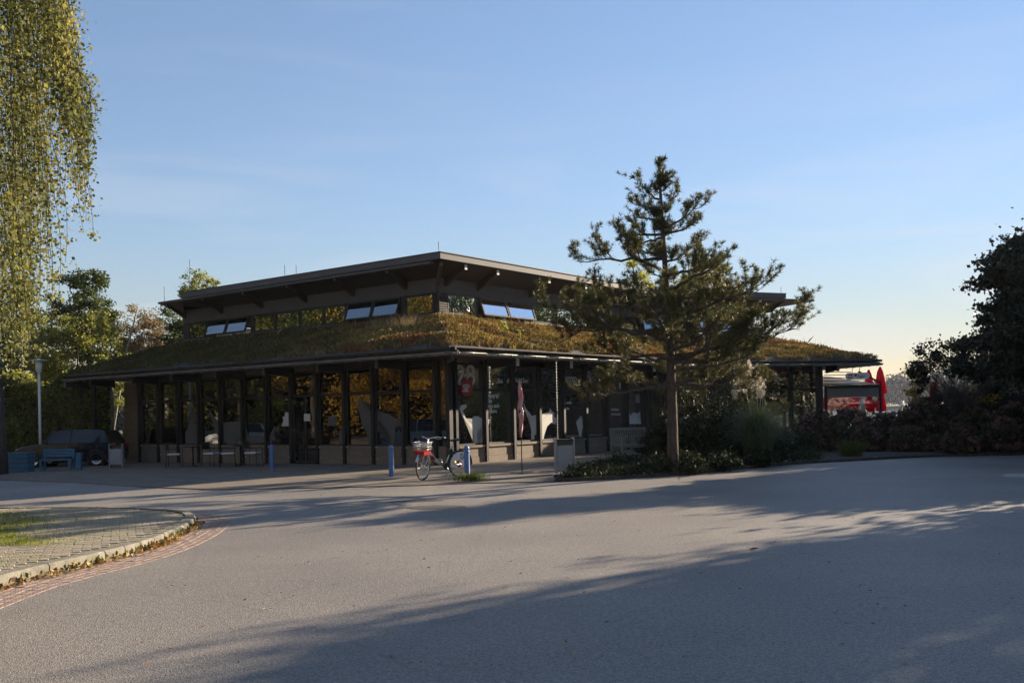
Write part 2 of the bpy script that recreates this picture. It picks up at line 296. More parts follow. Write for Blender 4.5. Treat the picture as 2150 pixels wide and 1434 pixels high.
# sedum: colour by place on the roof
def sedum_mat():
    m=leafmat('sedum',[(0,(.06,.05,.022)),(.45,(.20,.145,.05)),(.8,(.36,.25,.08)),(1,(.5,.38,.13))],trans=.12,rough=.85,patch=.5,pscale=.8)
    t=m.node_tree; n=t.nodes.new; l=t.links.new
    rp=[x for x in t.nodes if x.type=='VALTORGB'][0]; tg=[(lk.to_socket) for lk in rp.outputs[0].links]
    tcn=[x for x in t.nodes if x.type=='TEX_COORD'][0]
    n1=n('ShaderNodeTexNoise'); n1.inputs['Scale'].default_value=.55; n1.inputs['Detail'].default_value=5; l(tcn.outputs['Object'],n1.inputs[0])
    r=n('ShaderNodeValToRGB'); r.color_ramp.elements[0].position=.50; r.color_ramp.elements[1].position=.60; l(n1.outputs[0],r.inputs[0])
    mxr=n('ShaderNodeMixRGB'); mxr.inputs[2].default_value=(.20,.075,.035,1); l(rp.outputs[0],mxr.inputs[1])
    ml=n('ShaderNodeMath'); ml.operation='MULTIPLY'; ml.inputs[1].default_value=.75; l(r.outputs[0],ml.inputs[0]); l(ml.outputs[0],mxr.inputs[0])
    n3=n('ShaderNodeTexNoise'); n3.inputs['Scale'].default_value=.35; l(tcn.outputs['Object'],n3.inputs[0]); sx=n('ShaderNodeSeparateXYZ'); l(tcn.outputs['Object'],sx.inputs[0])
    mr=n('ShaderNodeMapRange'); mr.inputs[1].default_value=-5; mr.inputs[2].default_value=-9; mr.inputs[3].default_value=0; mr.inputs[4].default_value=.7; l(sx.outputs[0],mr.inputs[0])
    mg=n('ShaderNodeMixRGB'); mg.inputs[2].default_value=(.045,.06,.02,1); l(mr.outputs[0],mg.inputs[0]); l(mxr.outputs[0],mg.inputs[1])
    for s in tg: l(mg.outputs[0],s)
    return m
M['sedum']=sedum_mat()
# water
m,t=newmat('lake_water'); n=t.nodes.new; l=t.links.new
o=n('ShaderNodeOutputMaterial'); b=n('ShaderNodeBsdfPrincipled'); l(b.outputs[0],o.inputs[0]); b.inputs['Base Color'].default_value=(.03,.05,.06,1); b.inputs['Roughness'].default_value=.12
tcn=n('ShaderNodeTexCoord'); nn=n('ShaderNodeTexNoise'); nn.inputs['Scale'].default_value=1.2; nn.inputs['Detail'].default_value=3; l(tcn.outputs['Object'],nn.inputs[0])
bp=n('ShaderNodeBump'); bp.inputs['Strength'].default_value=.5; bp.inputs['Distance'].default_value=.1; l(nn.outputs[0],bp.inputs['Height']); l(bp.outputs[0],b.inputs['Normal']); M['water']=m

# ------------------------------------------------------------------ the setting: ground, lake, road, paving
def sheet(name, outline, z, mat, step=2.0, kind='structure', follow=True, **k):
    """flat sheet inside an outline, subdivided so that it follows the fall of the ground"""
    bm=bmesh.new(); vs=[bm.verts.new((p[0],p[1],0)) for p in outline]; f=bm.faces.new(vs)
    xs=[p[0] for p in outline]; ys=[p[1] for p in outline]
    if follow:
        x=math.ceil(min(xs)/step)*step
        while x<max(xs):
            bmesh.ops.bisect_plane(bm,geom=bm.verts[:]+bm.edges[:]+bm.faces[:],plane_co=(x,0,0),plane_no=(1,0,0)); x+=step
        y=math.ceil(min(ys)/step)*step
        while y<max(ys):
            bmesh.ops.bisect_plane(bm,geom=bm.verts[:]+bm.edges[:]+bm.faces[:],plane_co=(0,y,0),plane_no=(0,1,0)); y+=step
    bmesh.ops.triangulate(bm,faces=bm.faces[:])
    for v in bm.verts: v.co.z = z+(gz(v.co.x,v.co.y) if follow else 0)
    bmesh.ops.recalc_face_normals(bm,faces=bm.faces[:])
    for f in bm.faces:
        if f.normal.z<0: f.normal_flip()
    if z>.01:
        be=[e for e in bm.edges if e.is_boundary]; rr=bmesh.ops.extrude_edge_only(bm,edges=be)
        for v in [g for g in rr['geom'] if isinstance(g,bmesh.types.BMVert)]: v.co.z-=z+.05
    me=bpy.data.meshes.new(name); bm.to_mesh(me); bm.free(); me.materials.append(mat)
    return link(name,me,kind=kind,**k)
# ground grid with a lake basin
def ground_z(x,y):
    z=gz(x,y)-0.04
    lake=smooth(8,16,x)*smooth(60,66,y)*(1-smooth(545,556,y))*(1-smooth(900,960,x))
    low=smooth(8,14,x)*smooth(52,58,y)*(1-smooth(545,556,y))
    return z*(1-lake) - 0.9*low - 3.0*lake
gx=sorted(set(list(np.arange(-60,60,2.0))+[-1500,-800,-400,-200,-120,-80,80,120,200,400,700,900,960,1500]))
gy=sorted(set(list(np.arange(-30,80,2.0))+[-600,-200,-80,100,150,250,400,540,545,550,556,600,900,1500,2500]))
V=np.array([(x,y,ground_z(x,y)) for y in gy for x in gx]); nx=len(gx)
Fq=np.array([(j*nx+i,j*nx+i+1,(j+1)*nx+i+1,(j+1)*nx+i) for j in range(len(gy)-1) for i in range(nx-1)])
link('ground',raw('ground',V,Fq,M['grassground'],True),kind='structure')
sheet('lake_water',[(7,58),(960,58),(960,552),(7,552)],-1.75,M['water'],follow=False)

road_far=[(2500,944),(2150,955),(2000,958),(1900,962),(1810,967),(1700,973),(1600,981),(1480,993),(1380,1001),(1280,1007),(1160,1012),(1000,1015),(870,1020),(650,1024),(450,1026),(300,1018),(150,1004),(0,996),(-300,986)]
rf=[G(a,b) for a,b in road_far]
# island kerb line (outer top edge of kerb)
isl=[(-420,1400),(-150,1290),(0,1236),(55,1221),(137,1200),(207,1184),(270,1167),(330,1147),(380,1124),(408,1106),(413,1096),(395,1088),(350,1083),(270,1079),(150,1077),(0,1078),(-300,1082),(-900,1100)]
def smooth_line(pts,n=4,it=3):
    pts=[Vector((p[0],p[1])) for p in pts]
    for _ in range(it):
        q=[pts[0]]
        for a,b in zip(pts[:-1],pts[1:]): q+=[a*.75+b*.25,a*.25+b*.75]
        q.append(pts[-1]); pts=q
    return pts
il=smooth_line([G(a,b) for a,b in isl],it=2)
sheet('road',[(40,rf[0].y+4),*[(p.x,p.y) for p in rf],(-60,40),(-60,-20),(40,-20)],0.0,M['asphalt'])
rfs=[(p.x,p.y) for p in rf]
WALLPAV=[rfs[i] for i in range(10,19)][::-1]
sheet('forecourt_paving',WALLPAV+[(2.2,25.0),(5.0,31),(14,40),(20,46),(20,56),(-30,56),(-45,40)],0.022,M['paving'])
# planted bed right of the pavement
bed=[G(1165,1012),G(1280,1007),G(1380,1001),G(1480,993),G(1600,981),G(1700,973),G(1810,967),G(1900,962),G(2000,958),G(2150,955),G(2500,944)]
bedpoly=[(p.x,p.y) for p in bed]+[(42,34),(24,36),(18,37.5),(14,37.2),(8.5,35.2),(5.5,31.5),(2.8,27.0),(1.6,24.0)]
sheet('planting_bed',bedpoly,0.075,M['soil'])
mb_=[G(1790,961),G(1900,957),G(2000,953),G(2150,950),G(2400,944)]
sheet('mulch',[(p.x,p.y) for p in mb_]+[(24,32.5),(16,32),(11,31.2)],0.085,M['mulch'])
# path patches in the road
def blob(cx,cy,rx,ry,n=22,j=.2):
    return [(cx+math.cos(a)*rx*(1+random.uniform(-j,j)),cy+math.sin(a)*ry*(1+random.uniform(-j,j))) for a in [2*math.pi*i/n for i in range(n)]]
a=G(918,1065); b_=G(876,1052)
sheet('road_patch',blob(a.x,a.y,.50,.33,j=.08),0.005,M['patch'],follow=False); sheet('road_repair',blob(b_.x,b_.y,.52,.16),0.005,M['patch'],follow=False)
# white concrete cover at the right edge of the road
a=G(2155,999)
dc=MB(); dc.lathe([(0.001,.03),(.40,.03),(.42,.02),(.42,-.03)],28,(a.x,a.y,0)); dc.lathe([(.44,-.03),(.44,.012),(.47,.012),(.47,-.03)],28,(a.x,a.y,0))
o=dc.build('manhole_cover',pmat('concrete',(.4,.38,.35),.8)); tag(o,'pale round concrete manhole cover at the right edge of the road','manhole cover')

# kerb with single stones, gutter of red setts, pavers of the island
def resample(line,step):
    out=[line[0]]; acc=0
    for a,b in zip(line[:-1],line[1:]):
        d=(b-a).length; t=step-acc
        while t<=d: out.append(a+(b-a)*(t/d)); t+=step
        acc=(acc+d)%step if d>0 else acc
    return out
KS=.30
kl=resample(il,.1)
kerb_root=empty('kerb',(0,0,0),kind='structure')
sel=[p for p in kl if p.y>5.0]
# walk along the line; a stone each 0.9 m (0.45 in the tight bend)
def tang(line,i): 
    d=line[min(i+2,len(line)-1)]-line[max(i-2,0)]; return d.normalized()
i=0; kstones=[]
while i<len(sel)-11:
    tight = sel[i].x>-5.2 and sel[i].x<-2 and sel[i].y>10.8
    L=4 if tight else 9
    ring=sel[i:i+L+1]
    mbk=MB(); top=[];n_=len(ring)
    for k,p in enumerate(ring):
        tg=tang(sel,i+k); nrm=Vector((tg.y,-tg.x))     # outward = road side
        off=.006 if k in(0,) else (-.006 if k==n_-1 else 0)
        q=p+tg*(off+(0.006 if k==0 else 0)); top.append((q,nrm))
    vs=[];fs=[]
    jz=random.uniform(-.004,.004)
    for q,nr in top:
        g_=gz(q.x,q.y)
        vs+=[(q.x,q.y,g_-.05),(q.x,q.y,g_+.105+jz),(q.x-nr.x*.02,q.y-nr.y*.02,g_+.125+jz),(q.x-nr.x*.15,q.y-nr.y*.15,g_+.13+jz),(q.x-nr.x*.15,q.y-nr.y*.15,g_-.05)]
    for k in range(n_-1):
        for c in range(4): fs.append((k*5+c,k*5+c+1,(k+1)*5+c+1,(k+1)*5+c))
    fs.append((0,1,2,3,4)); e=(n_-1)*5; fs.append((e+4,e+3,e+2,e+1,e))
    mbk.add(vs,fs); ob=mbk.build('kerb_stone',M['kerb'],kerb_root); kstones.append(ob); i+=L
# island surface base (joint sand)
inner=[]
for k,p in enumerate(sel):
    tg=tang(sel,k); nr=Vector((tg.y,-tg.x)); q=p-nr*.16; inner.append((q.x,q.y))
ipoly=inner[::3]+[(-40,inner[-1][1]),(-40,inner[0][1])]
isl_o=sheet('traffic_island',ipoly,.112,pmat('joint_sand',(.20,.175,.10),.95,var=.4,scale=3),follow=True)
def inside(x,y,poly):
    c=False; j=len(poly)-1
    for i_ in range(len(poly)):
        xi,yi=poly[i_][0],poly[i_][1]; xj,yj=poly[j][0],poly[j][1]
        if (yi>y)!=(yj>y) and x<(xj-xi)*(y-yi)/(yj-yi)+xi: c=not c
        j=i_
    return c
pv=MB(); pv.box((0,0,0),(.196,.096,.05)); pvm=None
pv2=MB()
# bevelled paver
x0,y0=.098,.048
pv2.add([(-x0,-y0,-.03),(x0,-y0,-.03),(x0,y0,-.03),(-x0,y0,-.03),(-x0,-y0,.0),(x0,-y0,.0),(x0,y0,.0),(-x0,y0,.0),(-x0+.006,-y0+.006,.006),(x0-.006,-y0+.006,.006),(x0-.006,y0-.006,.006),(-x0+.006,y0-.006,.006)],
 [(0,1,5,4),(1,2,6,5),(2,3,7,6),(3,0,4,7),(4,5,9,8),(5,6,10,9),(6,7,11,10),(7,4,8,11),(8,9,10,11)])
pm=pv2.mesh('paver',M['paver'])
ang=R(22); ca,sa=math.cos(ang),math.sin(ang)
spots=[]
for r_ in range(-70,90):
    for c_ in range(-60,60):
        lx=c_*.2+(.1 if r_%2 else 0); ly=r_*.1
        X=-5.5+lx*ca-ly*sa; Y=11.3+lx*sa+ly*ca
        if X<-9 or not inside(X,Y,ipoly): continue
        if not all(inside(X+dx*ca-dy*sa,Y+dx*sa+dy*ca,ipoly) for dx,dy in((-.1,-.05),(.1,-.05),(.1,.05),(-.1,.05))): continue
        vis = (X/Y*F) > -1110 and Y>7.5
        spots.append((0 if vis else 1, Y, X))
spots.sort()
stuffm=MB()
for k,(vflag,Y,X) in enumerate(spots):
    z=.115+gz(X,Y)+random.uniform(-.003,.004); tilt=(random.gauss(0,.008),random.gauss(0,.008),ang+random.gauss(0,.008))
    if k<300 and vflag==0:
        o=link('paver',pm,isl_o); o.location=(X,Y,z); o.rotation_euler=tilt
    elif vflag==0 or random.random()<1:
        c2,s2=math.cos(ang),math.sin(ang)
        vs=[(X+v.co.x*c2-v.co.y*s2,Y+v.co.x*s2+v.co.y*c2,z+v.co.z) for v in pm.vertices]
        stuffm.add(vs,[tuple(p.vertices) for p in pm.polygons])
stuffm.build('paving_blocks',M['paver'],isl_o,kind='stuff')
# gutter setts outside the kerb
gut=empty('gutter_strip',(0,0,0),kind='structure')
sp=MB(); sp.add([(-.097,-.047,-.04),(.097,-.047,-.04),(.097,.047,-.04),(-.097,.047,-.04),(-.097,-.047,.001),(.097,-.047,.001),(.097,.047,.001),(-.097,.047,.001),(-.093,-.043,.004),(.093,-.043,.004),(.093,.043,.004),(-.093,.043,.004)],
 [(0,1,5,4),(1,2,6,5),(2,3,7,6),(3,0,4,7),(4,5,9,8),(5,6,10,9),(6,7,11,10),(7,4,8,11),(8,9,10,11)])
sm=sp.mesh('sett',M['brick']); cnt=0
rest=MB(); base=[[],[]]
for row in range(5):
    line=[]
    for k,p in enumerate(sel):
        tg=tang(sel,k); nr=Vector((tg.y,-tg.x)); wide = 1.0 if (p.x>-6.4) else .55
        line.append(p+nr*(.055+.1*row*(1.0)))
    rs=resample(line,.2)
    for k in range(1,len(rs)-1):
        q=rs[k]; 
        if q.y>16.4 or q.x<-8.8 or (q.y>13 and q.x<-5.9): continue
        if (row>=3 and q.x<-5.6) or (row>=2 and q.x<-6.6): continue
        d=(rs[k+1]-rs[k-1]); a=math.atan2(d.y,d.x); z=-.001+gz(q.x,q.y)+random.uniform(-.001,.003)
        if cnt<290: 
            o=link('sett',sm,gut); o.location=(q.x,q.y,z); o.rotation_euler=(random.gauss(0,.01),random.gauss(0,.01),a); cnt+=1
        else:
            c2,s2=math.cos(a),math.sin(a); rest.add([(q.x+v.co.x*c2-v.co.y*s2,q.y+v.co.x*s2+v.co.y*c2,z+v.co.z) for v in sm.vertices],[tuple(p.vertices) for p in sm.polygons])
if rest.v: rest.build('sett_row',M['brick'],gut,kind='stuff')

# ------------------------------------------------------------------ vegetation generators
def leaves(Pts, size, aspect=.7, droop=0.0, norm=None, jit=.35, seed=0, flat=False):
    """small folded leaf faces at the given points -> (V,F)"""
    rg=np.random.default_rng(seed); n=len(Pts)
    d=rg.normal(size=(n,3)); d[:,2]-=droop; d/=np.linalg.norm(d,axis=1)[:,None]+1e-9
    u=rg.normal(size=(n,3)); u-=d*(u*d).sum(1)[:,None]; u/=np.linalg.norm(u,axis=1)[:,None]+1e-9
    s=size*(1+jit*rg.uniform(-1,1,size=n))[:,None]
    a=Pts; b=Pts+d*s*.5+u*s*aspect*.5; c=Pts+d*s; e=Pts+d*s*.5-u*s*aspect*.5
    V=np.stack([a,b,c,e],1).reshape(-1,3); Fq=np.arange(4*n).reshape(n,4); return V,Fq
def clump_points(ells, n, seed, nclump=60, shell=.55, cs=.16, cover=None):
    rg=np.random.default_rng(seed); out=[]; vols=np.array([e[3]*e[4]*e[5] for e in ells])**(2/3); vols=vols/vols.sum()
    for e,wv in zip(ells,vols):
        c=np.array(e[:3]); r=np.array(e[3:6]); k=max(4,int(nclump*wv)); m_=int(n*wv/k)
        d=rg.normal(size=(k,3)); d/=np.linalg.norm(d,axis=1)[:,None]; rad=(shell+(1-shell)*rg.uniform(size=k)**.6)[:,None]
        cc=c+d*rad*r
        rm=r.mean()
        for q in cc:
            sc=cs*rm*rg.uniform(.6,1.35); 
            g=rg.normal(size=(m_,3))*sc; g[:,2]*=.6
            out.append(q+g)
    return np.concatenate(out)
def leafy_tree(name, base, h, ells, n, size, mat, bark, label, cat='tree', group=None, seed=1, nclump=60, trunk_r=.15, stems=1, kind_part='crown', cs=.16, shell=.5, droop=.3, aspect=.7, trunkname='trunk', lean=(0,0), branches=True):
    root=empty(name,base,label=label,cat=cat,group=group); rg=random.Random(seed)
    pts=clump_points(ells,n,seed,nclump,shell,cs); pts[:,2]=np.maximum(pts[:,2],base[2]+.05)
    V,Fq=leaves(pts,size,aspect,droop,seed=seed)
    V=V-np.array(base); link(kind_part,raw(kind_part,V,Fq,mat),root)
    tm=MB()
    for s in range(stems):
        ox,oy=(rg.uniform(-.25,.25),rg.uniform(-.25,.25)) if stems>1 else (0,0)
        top=(lean[0]+ox*3,lean[1]+oy*3,h*.72)
        mid=(lean[0]*.4+ox*1.6+rg.uniform(-.1,.1),lean[1]*.4+oy*1.6,h*.38)
        tm.tube([(ox*.4,oy*.4,-.1),(ox,oy,h*.12),mid,top],[trunk_r*1.25,trunk_r,trunk_r*.75,trunk_r*.25],8)
        if branches:
            for e in ells:
                for q in range(2 if stems>1 else 3):
                    a0=rg.uniform(.35,.9); st=Vector(mid)*(1-a0)+Vector(top)*a0
                    en=Vector((e[0]-base[0]+rg.uniform(-.6,.6)*e[3],e[1]-base[1]+rg.uniform(-.6,.6)*e[4],e[2]-base[2]+rg.uniform(-.2,.6)*e[5]))
                    md=(st+en)/2+Vector((0,0,-.06*(en-st).length)); tm.tube([st,md,en],[trunk_r*.4,trunk_r*.25,trunk_r*.08],5,cap=False)
    tm.build(trunkname,bark,root)
    return root
def blades(name, pts, h, wdt, mat, seed=0, lean=.5, parent=None, **k):
    rg=np.random.default_rng(seed); n=len(pts); pts=np.asarray(pts,float)
    a=rg.uniform(0,2*np.pi,n); dx=np.stack([np.cos(a),np.sin(a),np.zeros(n)],1); H=(h*(rg.uniform(.5,1.25,n)))[:,None]
    b=rg.uniform(0,2*np.pi,n); ln=np.stack([np.cos(b),np.sin(b),np.zeros(n)],1)*H*lean*rg.uniform(.1,1,n)[:,None]
    up=np.array([0,0,1.]); w_=wdt*dx*.5
    V=np.stack([pts-w_,pts+w_,pts+up*H*.6+ln*.4+w_*.7,pts+up*H+ln,pts+up*H*.6+ln*.4-w_*.7],1)
    V=V.reshape(-1,3); Fq=np.arange(5*n).reshape(n,5)
    return link(name,raw(name,V,Fq,mat),parent,**k)

# ------------------------------------------------------------------ the pavilion
C=Vector((-1.92,29.4)); dL=Vector((-.792,.611)); nL=Vector((-.611,-.792)); dR=Vector((.611,.792)); nR=Vector((.792,-.611))
class Frame:
    def __init__(s,o,d,n): s.o=Vector((o[0],o[1])); s.d=Vector(d).normalized(); s.n=Vector(n).normalized()
    def __call__(s,t,z,off=0.0): q=s.o+s.d*t+s.n*off; return Vector((q.x,q.y,z))
    def m(s): return Matrix(((s.d.x,s.n.x,0),(s.d.y,s.n.y,0),(0,0,1)))
    def box(s,mb,t0,t1,z0,z1,o0,o1): return mb.box(s((t0+t1)/2,(z0+z1)/2,(o0+o1)/2),(abs(t1-t0),abs(o1-o0),abs(z1-z0)),s.m())
    def hit(s,px,py,off=0.0):   # where the line of sight meets the wall plane
        u,v=UV(px,py); o=s.o+s.n*off; k=(o.dot(s.n))/(Vector((u,1)).dot(s.n)); q=Vector((u,1))*k
        return (q-o).dot(s.d), EYE+v*k
FL=Frame(C,dL,nL); FR=Frame(C,dR,nR)
# lower roof outline (gutter line) and upper outlines
GC=Vector((-1.65,27.3)); GL=GC+Vector((-.797,.604))*21.5; GB=Vector((7.64,39.3)); GE=Vector((16.0,41.45)); GEb=GE+Vector((-.2,.98))*15; GLb=GL+dR*16
EAVE=[GL,GC,GB,GE,GEb,GLb]
RC=Vector((-2.28,32.2)); RL=RC+dL*14.95; RB=RC+dR*14.3; RE=Vector((13.3,46.4)); d2u=(RE-RB).normalized(); n2u=Vector((d2u.y,-d2u.x)); REb=RE-n2u*7; RLb=RL+dR*9
def offset(poly,d):   # positive = inward for this winding
    n=len(poly); out=[]
    for i in range(n):
        a,b,c=poly[i-1],poly[i],poly[(i+1)%n]; e1=(b-a).normalized(); e2=(c-b).normalized()
        n1=Vector((-e1.y,e1.x)); n2=Vector((-e2.y,e2.x)); bis=(n1+n2); bis=bis/ (1+n1.dot(n2)); out.append(b+bis*d)
    return out
UP=[RL,RC,RB,RE,REb,RLb]
WALLU=offset(UP,1.1); WALLU[0]=WALLU[1]+dL*15.3; WALLU[5]=WALLU[0]+dR*7.5
pav=empty('lakeside_pavilion',(C.x,C.y,0),label='low dark brown glazed pavilion cafe with green sedum roof and raised clerestory, beside the road',cat='building')
def part(mb,name,mat,parent=None,**k):
    o=mb.build(name,mat,None,**k); return world_child(o, parent or pav)
ZE=3.46; ZU=4.95
# --- green roof
def loft_point(i,a,b):
    e0,e1=EAVE[i],EAVE[(i+1)%6]; w0,w1=WALLU[i],WALLU[(i+1)%6]
    e=e0.lerp(e1,a); w_=w0.lerp(w1,a); q=e.lerp(w_,b); return Vector((q.x,q.y,ZE+(ZU-ZE)*(b**.85)))
rm_=MB()
for i in range(6):
    nn_=24; mm_=6; vs=[]; fs=[]
    for b in range(mm_+1):
        for a in range(nn_+1):
            p=loft_point(i,a/nn_,b/mm_); p.z+=(.03*math.sin(p.x*2.1+p.y)+.02*math.sin(p.y*3.7)) if 0<b<mm_ else 0; vs.append(p)
    for b in range(mm_):
        for a in range(nn_):
            q=b*(nn_+1)+a; fs.append((q,q+1,q+nn_+2,q+nn_+1))
    rm_.add(vs,fs,True)
groof=part(rm_,'green_roof',M['soil'])
# sedum mat: dense low tufts
tp=[]
for i,cnt_ in ((0,32000),(1,38000),(2,17000),(3,5000)):
    for _ in range(cnt_):
        a=random.random(); b=random.random()**.9; b=.03+.96*b; p=loft_point(i,a,b)
        if math.sin(p.x*2.9+2*math.sin(p.y*1.1))*math.sin(p.y*2.3+1.5*math.sin(p.x*.9))+random.uniform(-.35,.35)<-.55: continue
        tp.append((p.x,p.y,p.z-.005))
tp=np.array(tp)
def tuft(pts,h,wd,seed,lean=1.0):
    rg=np.random.default_rng(seed); n=len(pts); a=rg.uniform(0,2*np.pi,n); dx=np.stack([np.cos(a),np.sin(a),np.zeros(n)],1)*wd/2
    hn=.5+.5*np.sin(pts[:,0]*1.7+np.sin(pts[:,1]*1.3)*2)*np.cos(pts[:,1]*1.9); H=(h*(.45+1.0*hn)*rg.uniform(.6,1.3,n))[:,None]
    b=rg.uniform(0,2*np.pi,n); ln=np.stack([np.cos(b),np.sin(b),np.zeros(n)],1)*H*lean*.6
    V=np.stack([pts-dx,pts+dx,pts+ln*1.0+dx*.8+np.array([0,0,1])*H,pts+ln-dx*.8+np.array([0,0,1])*H],1).reshape(-1,3); return V,np.arange(4*n).reshape(n,4)
V,Fq=tuft(tp,.13,.05,3); sed=link('sedum_mat',raw('sedum_mat',V,Fq,M['sedum']),kind='stuff'); world_child(sed,groof)
# dry grass stalks on the roof
gp=[]
for i,rngs in ((0,((.80,.93,.55,.9,520),(.0,.95,.6,.98,260))),(1,((.0,.4,.7,.97,160),)),(2,((.55,1.,.2,.95,60),)),(3,((0,.3,.3,.9,60),))):
    for a0,a1,b0,b1,c_ in rngs:
        for _ in range(c_):
            p=loft_point(i,random.uniform(a0,a1),random.uniform(b0,b1)); gp.append((p.x,p.y,p.z))
st=blades('grass_stalks',gp,.42,.012,M['brownleaf'],5,1.1,kind='stuff'); world_child(st,groof)
# two small broadleaf weeds on the roof
for px,py in ((1060,678),(1094,698),(1058,690)):
    u,v=UV(px,py); Y=33.2; p=Vector((u*Y,Y,EYE+v*Y)); pts=np.array(p)+RNG.normal(size=(26,3))*np.array([.06,.06,.12]); V,Fq=leaves(pts,.09,.8,seed=int(px)); o=link('weed',raw('weed',V,Fq,M['olive']),kind='stuff'); world_child(o,groof)
# --- roof edge: board, gravel strip, gutter, brackets
def run(i,poly): return poly[i],poly[(i+1)%6]
for i in range(4):
    a,b=EAVE[i],EAVE[i+1]; d=(b-a).normalized(); nn_=Vector((d.y,-d.x)); L=(b-a).length
    fr=Frame(a,d,nn_); e0=.0; 
    mb=MB(); fr.box(mb,-.02,L+.02,3.40,3.50,-.16,-.10); part(mb,'edge_board',M['battens'])
    mb=MB(); fr.box(mb,0,L,3.28,3.385,-.28,-.20); part(mb,'lower_board',M['battens'])
    mb=MB(); seg=[]; nseg=max(2,int(L/1.5))
    for k in range(nseg):   # gutter, half pipe in lengths
        t0=L*k/nseg+ .004; t1=L*(k+1)/nseg-.004; vs=[];fs=[]
        for t_ in (t0,t1):
            for q in range(13):
                ang_=math.pi*q/12; vs.append(fr(t_,3.33-.085*math.sin(ang_)-.0,-.10+.095*math.cos(ang_)*-1+.0))
        for q in range(12): fs.append((q,q+1,q+14,q+13))
        vs2=[(v-Vector((0,0,0))) for v in vs]
        g_=MB(); g_.add(vs2,fs,True); g_.tube([fr(t0,3.332,-.003),fr(t1,3.332,-.003)],.011,6)
        part(g_,'gutter',M['zinc'])
    gb=MB(); t_=.3
    while t_<L:
        vs=[]
        for q in range(9):
            ang_=math.pi*q/8; vs.append(fr(t_,3.33-.093*math.sin(ang_),-.10-.103*math.cos(ang_)))
        gb.tube(vs,.012,5); t_+=.62
    part(gb,'gutter_brackets',M['zinc'],kind='stuff')
# underside of the eaves
inn=offset(EAVE,.3); sf=MB(); sf.add([(p.x,p.y,3.27) for p in inn],[(0,1,2,3,4,5)]); part(sf,'eave_soffit',M['soffit'])
# --- facades
def silh(fr,px_pts,off,zoom=None,name='decal',mat=None,parent=None):
    pts=[]
    for x,y in px_pts:
        if zoom: x,y=zoom[0]+x/zoom[2],zoom[1]+y/zoom[2]
        t_,z_=fr.hit(x,y,off); pts.append(fr(t_,z_,off))
    bm=bmesh.new(); vs=[bm.verts.new(p) for p in pts]; f=bm.faces.new(vs); bmesh.ops.triangulate(bm,faces=[f]); 
    r=bmesh.ops.extrude_face_region(bm,geom=bm.faces[:]); 
    for v in [g for g in r['geom'] if isinstance(g,bmesh.types.BMVert)]: v.co+=Vector((fr.n.x,fr.n.y,0))*.002
    bmesh.ops.recalc_face_normals(bm,faces=bm.faces[:])
    me=bpy.data.meshes.new(name); bm.to_mesh(me); bm.free(); me.materials.append(mat or M['decal']); o=link(name,me); world_child(o,parent or pav); return o
def text_obj(name,body,size,origin,xdir,mat,parent=None,ext=.002,bold=0.0,shear=0,updir=(0,0,1),sx=1.0):
    cu=bpy.data.curves.new(name,'FONT'); cu.body=body; cu.size=size; cu.extrude=ext; cu.offset=bold; cu.shear=shear; cu.resolution_u=3
    tmp=bpy.data.objects.new(name,cu); COL.objects.link(tmp); bpy.context.view_layer.update()
    dg=bpy.context.evaluated_depsgraph_get(); me=bpy.data.meshes.new_from_object(tmp.evaluated_get(dg)); bpy.data.objects.remove(tmp)
    me.materials.clear(); me.materials.append(mat)
    x=Vector(xdir).normalized(); y=Vector(updir).normalized(); z=x.cross(y)
    mt=Matrix(((x.x*sx,y.x,z.x,origin[0]),(x.y*sx,y.y,z.y,origin[1]),(x.z*sx,y.z,z.z,origin[2]),(0,0,0,1))); me.transform(mt)
    o=link(name,me); world_child(o,parent or pav); return o
ZS=1.10-.50   # sill height .60
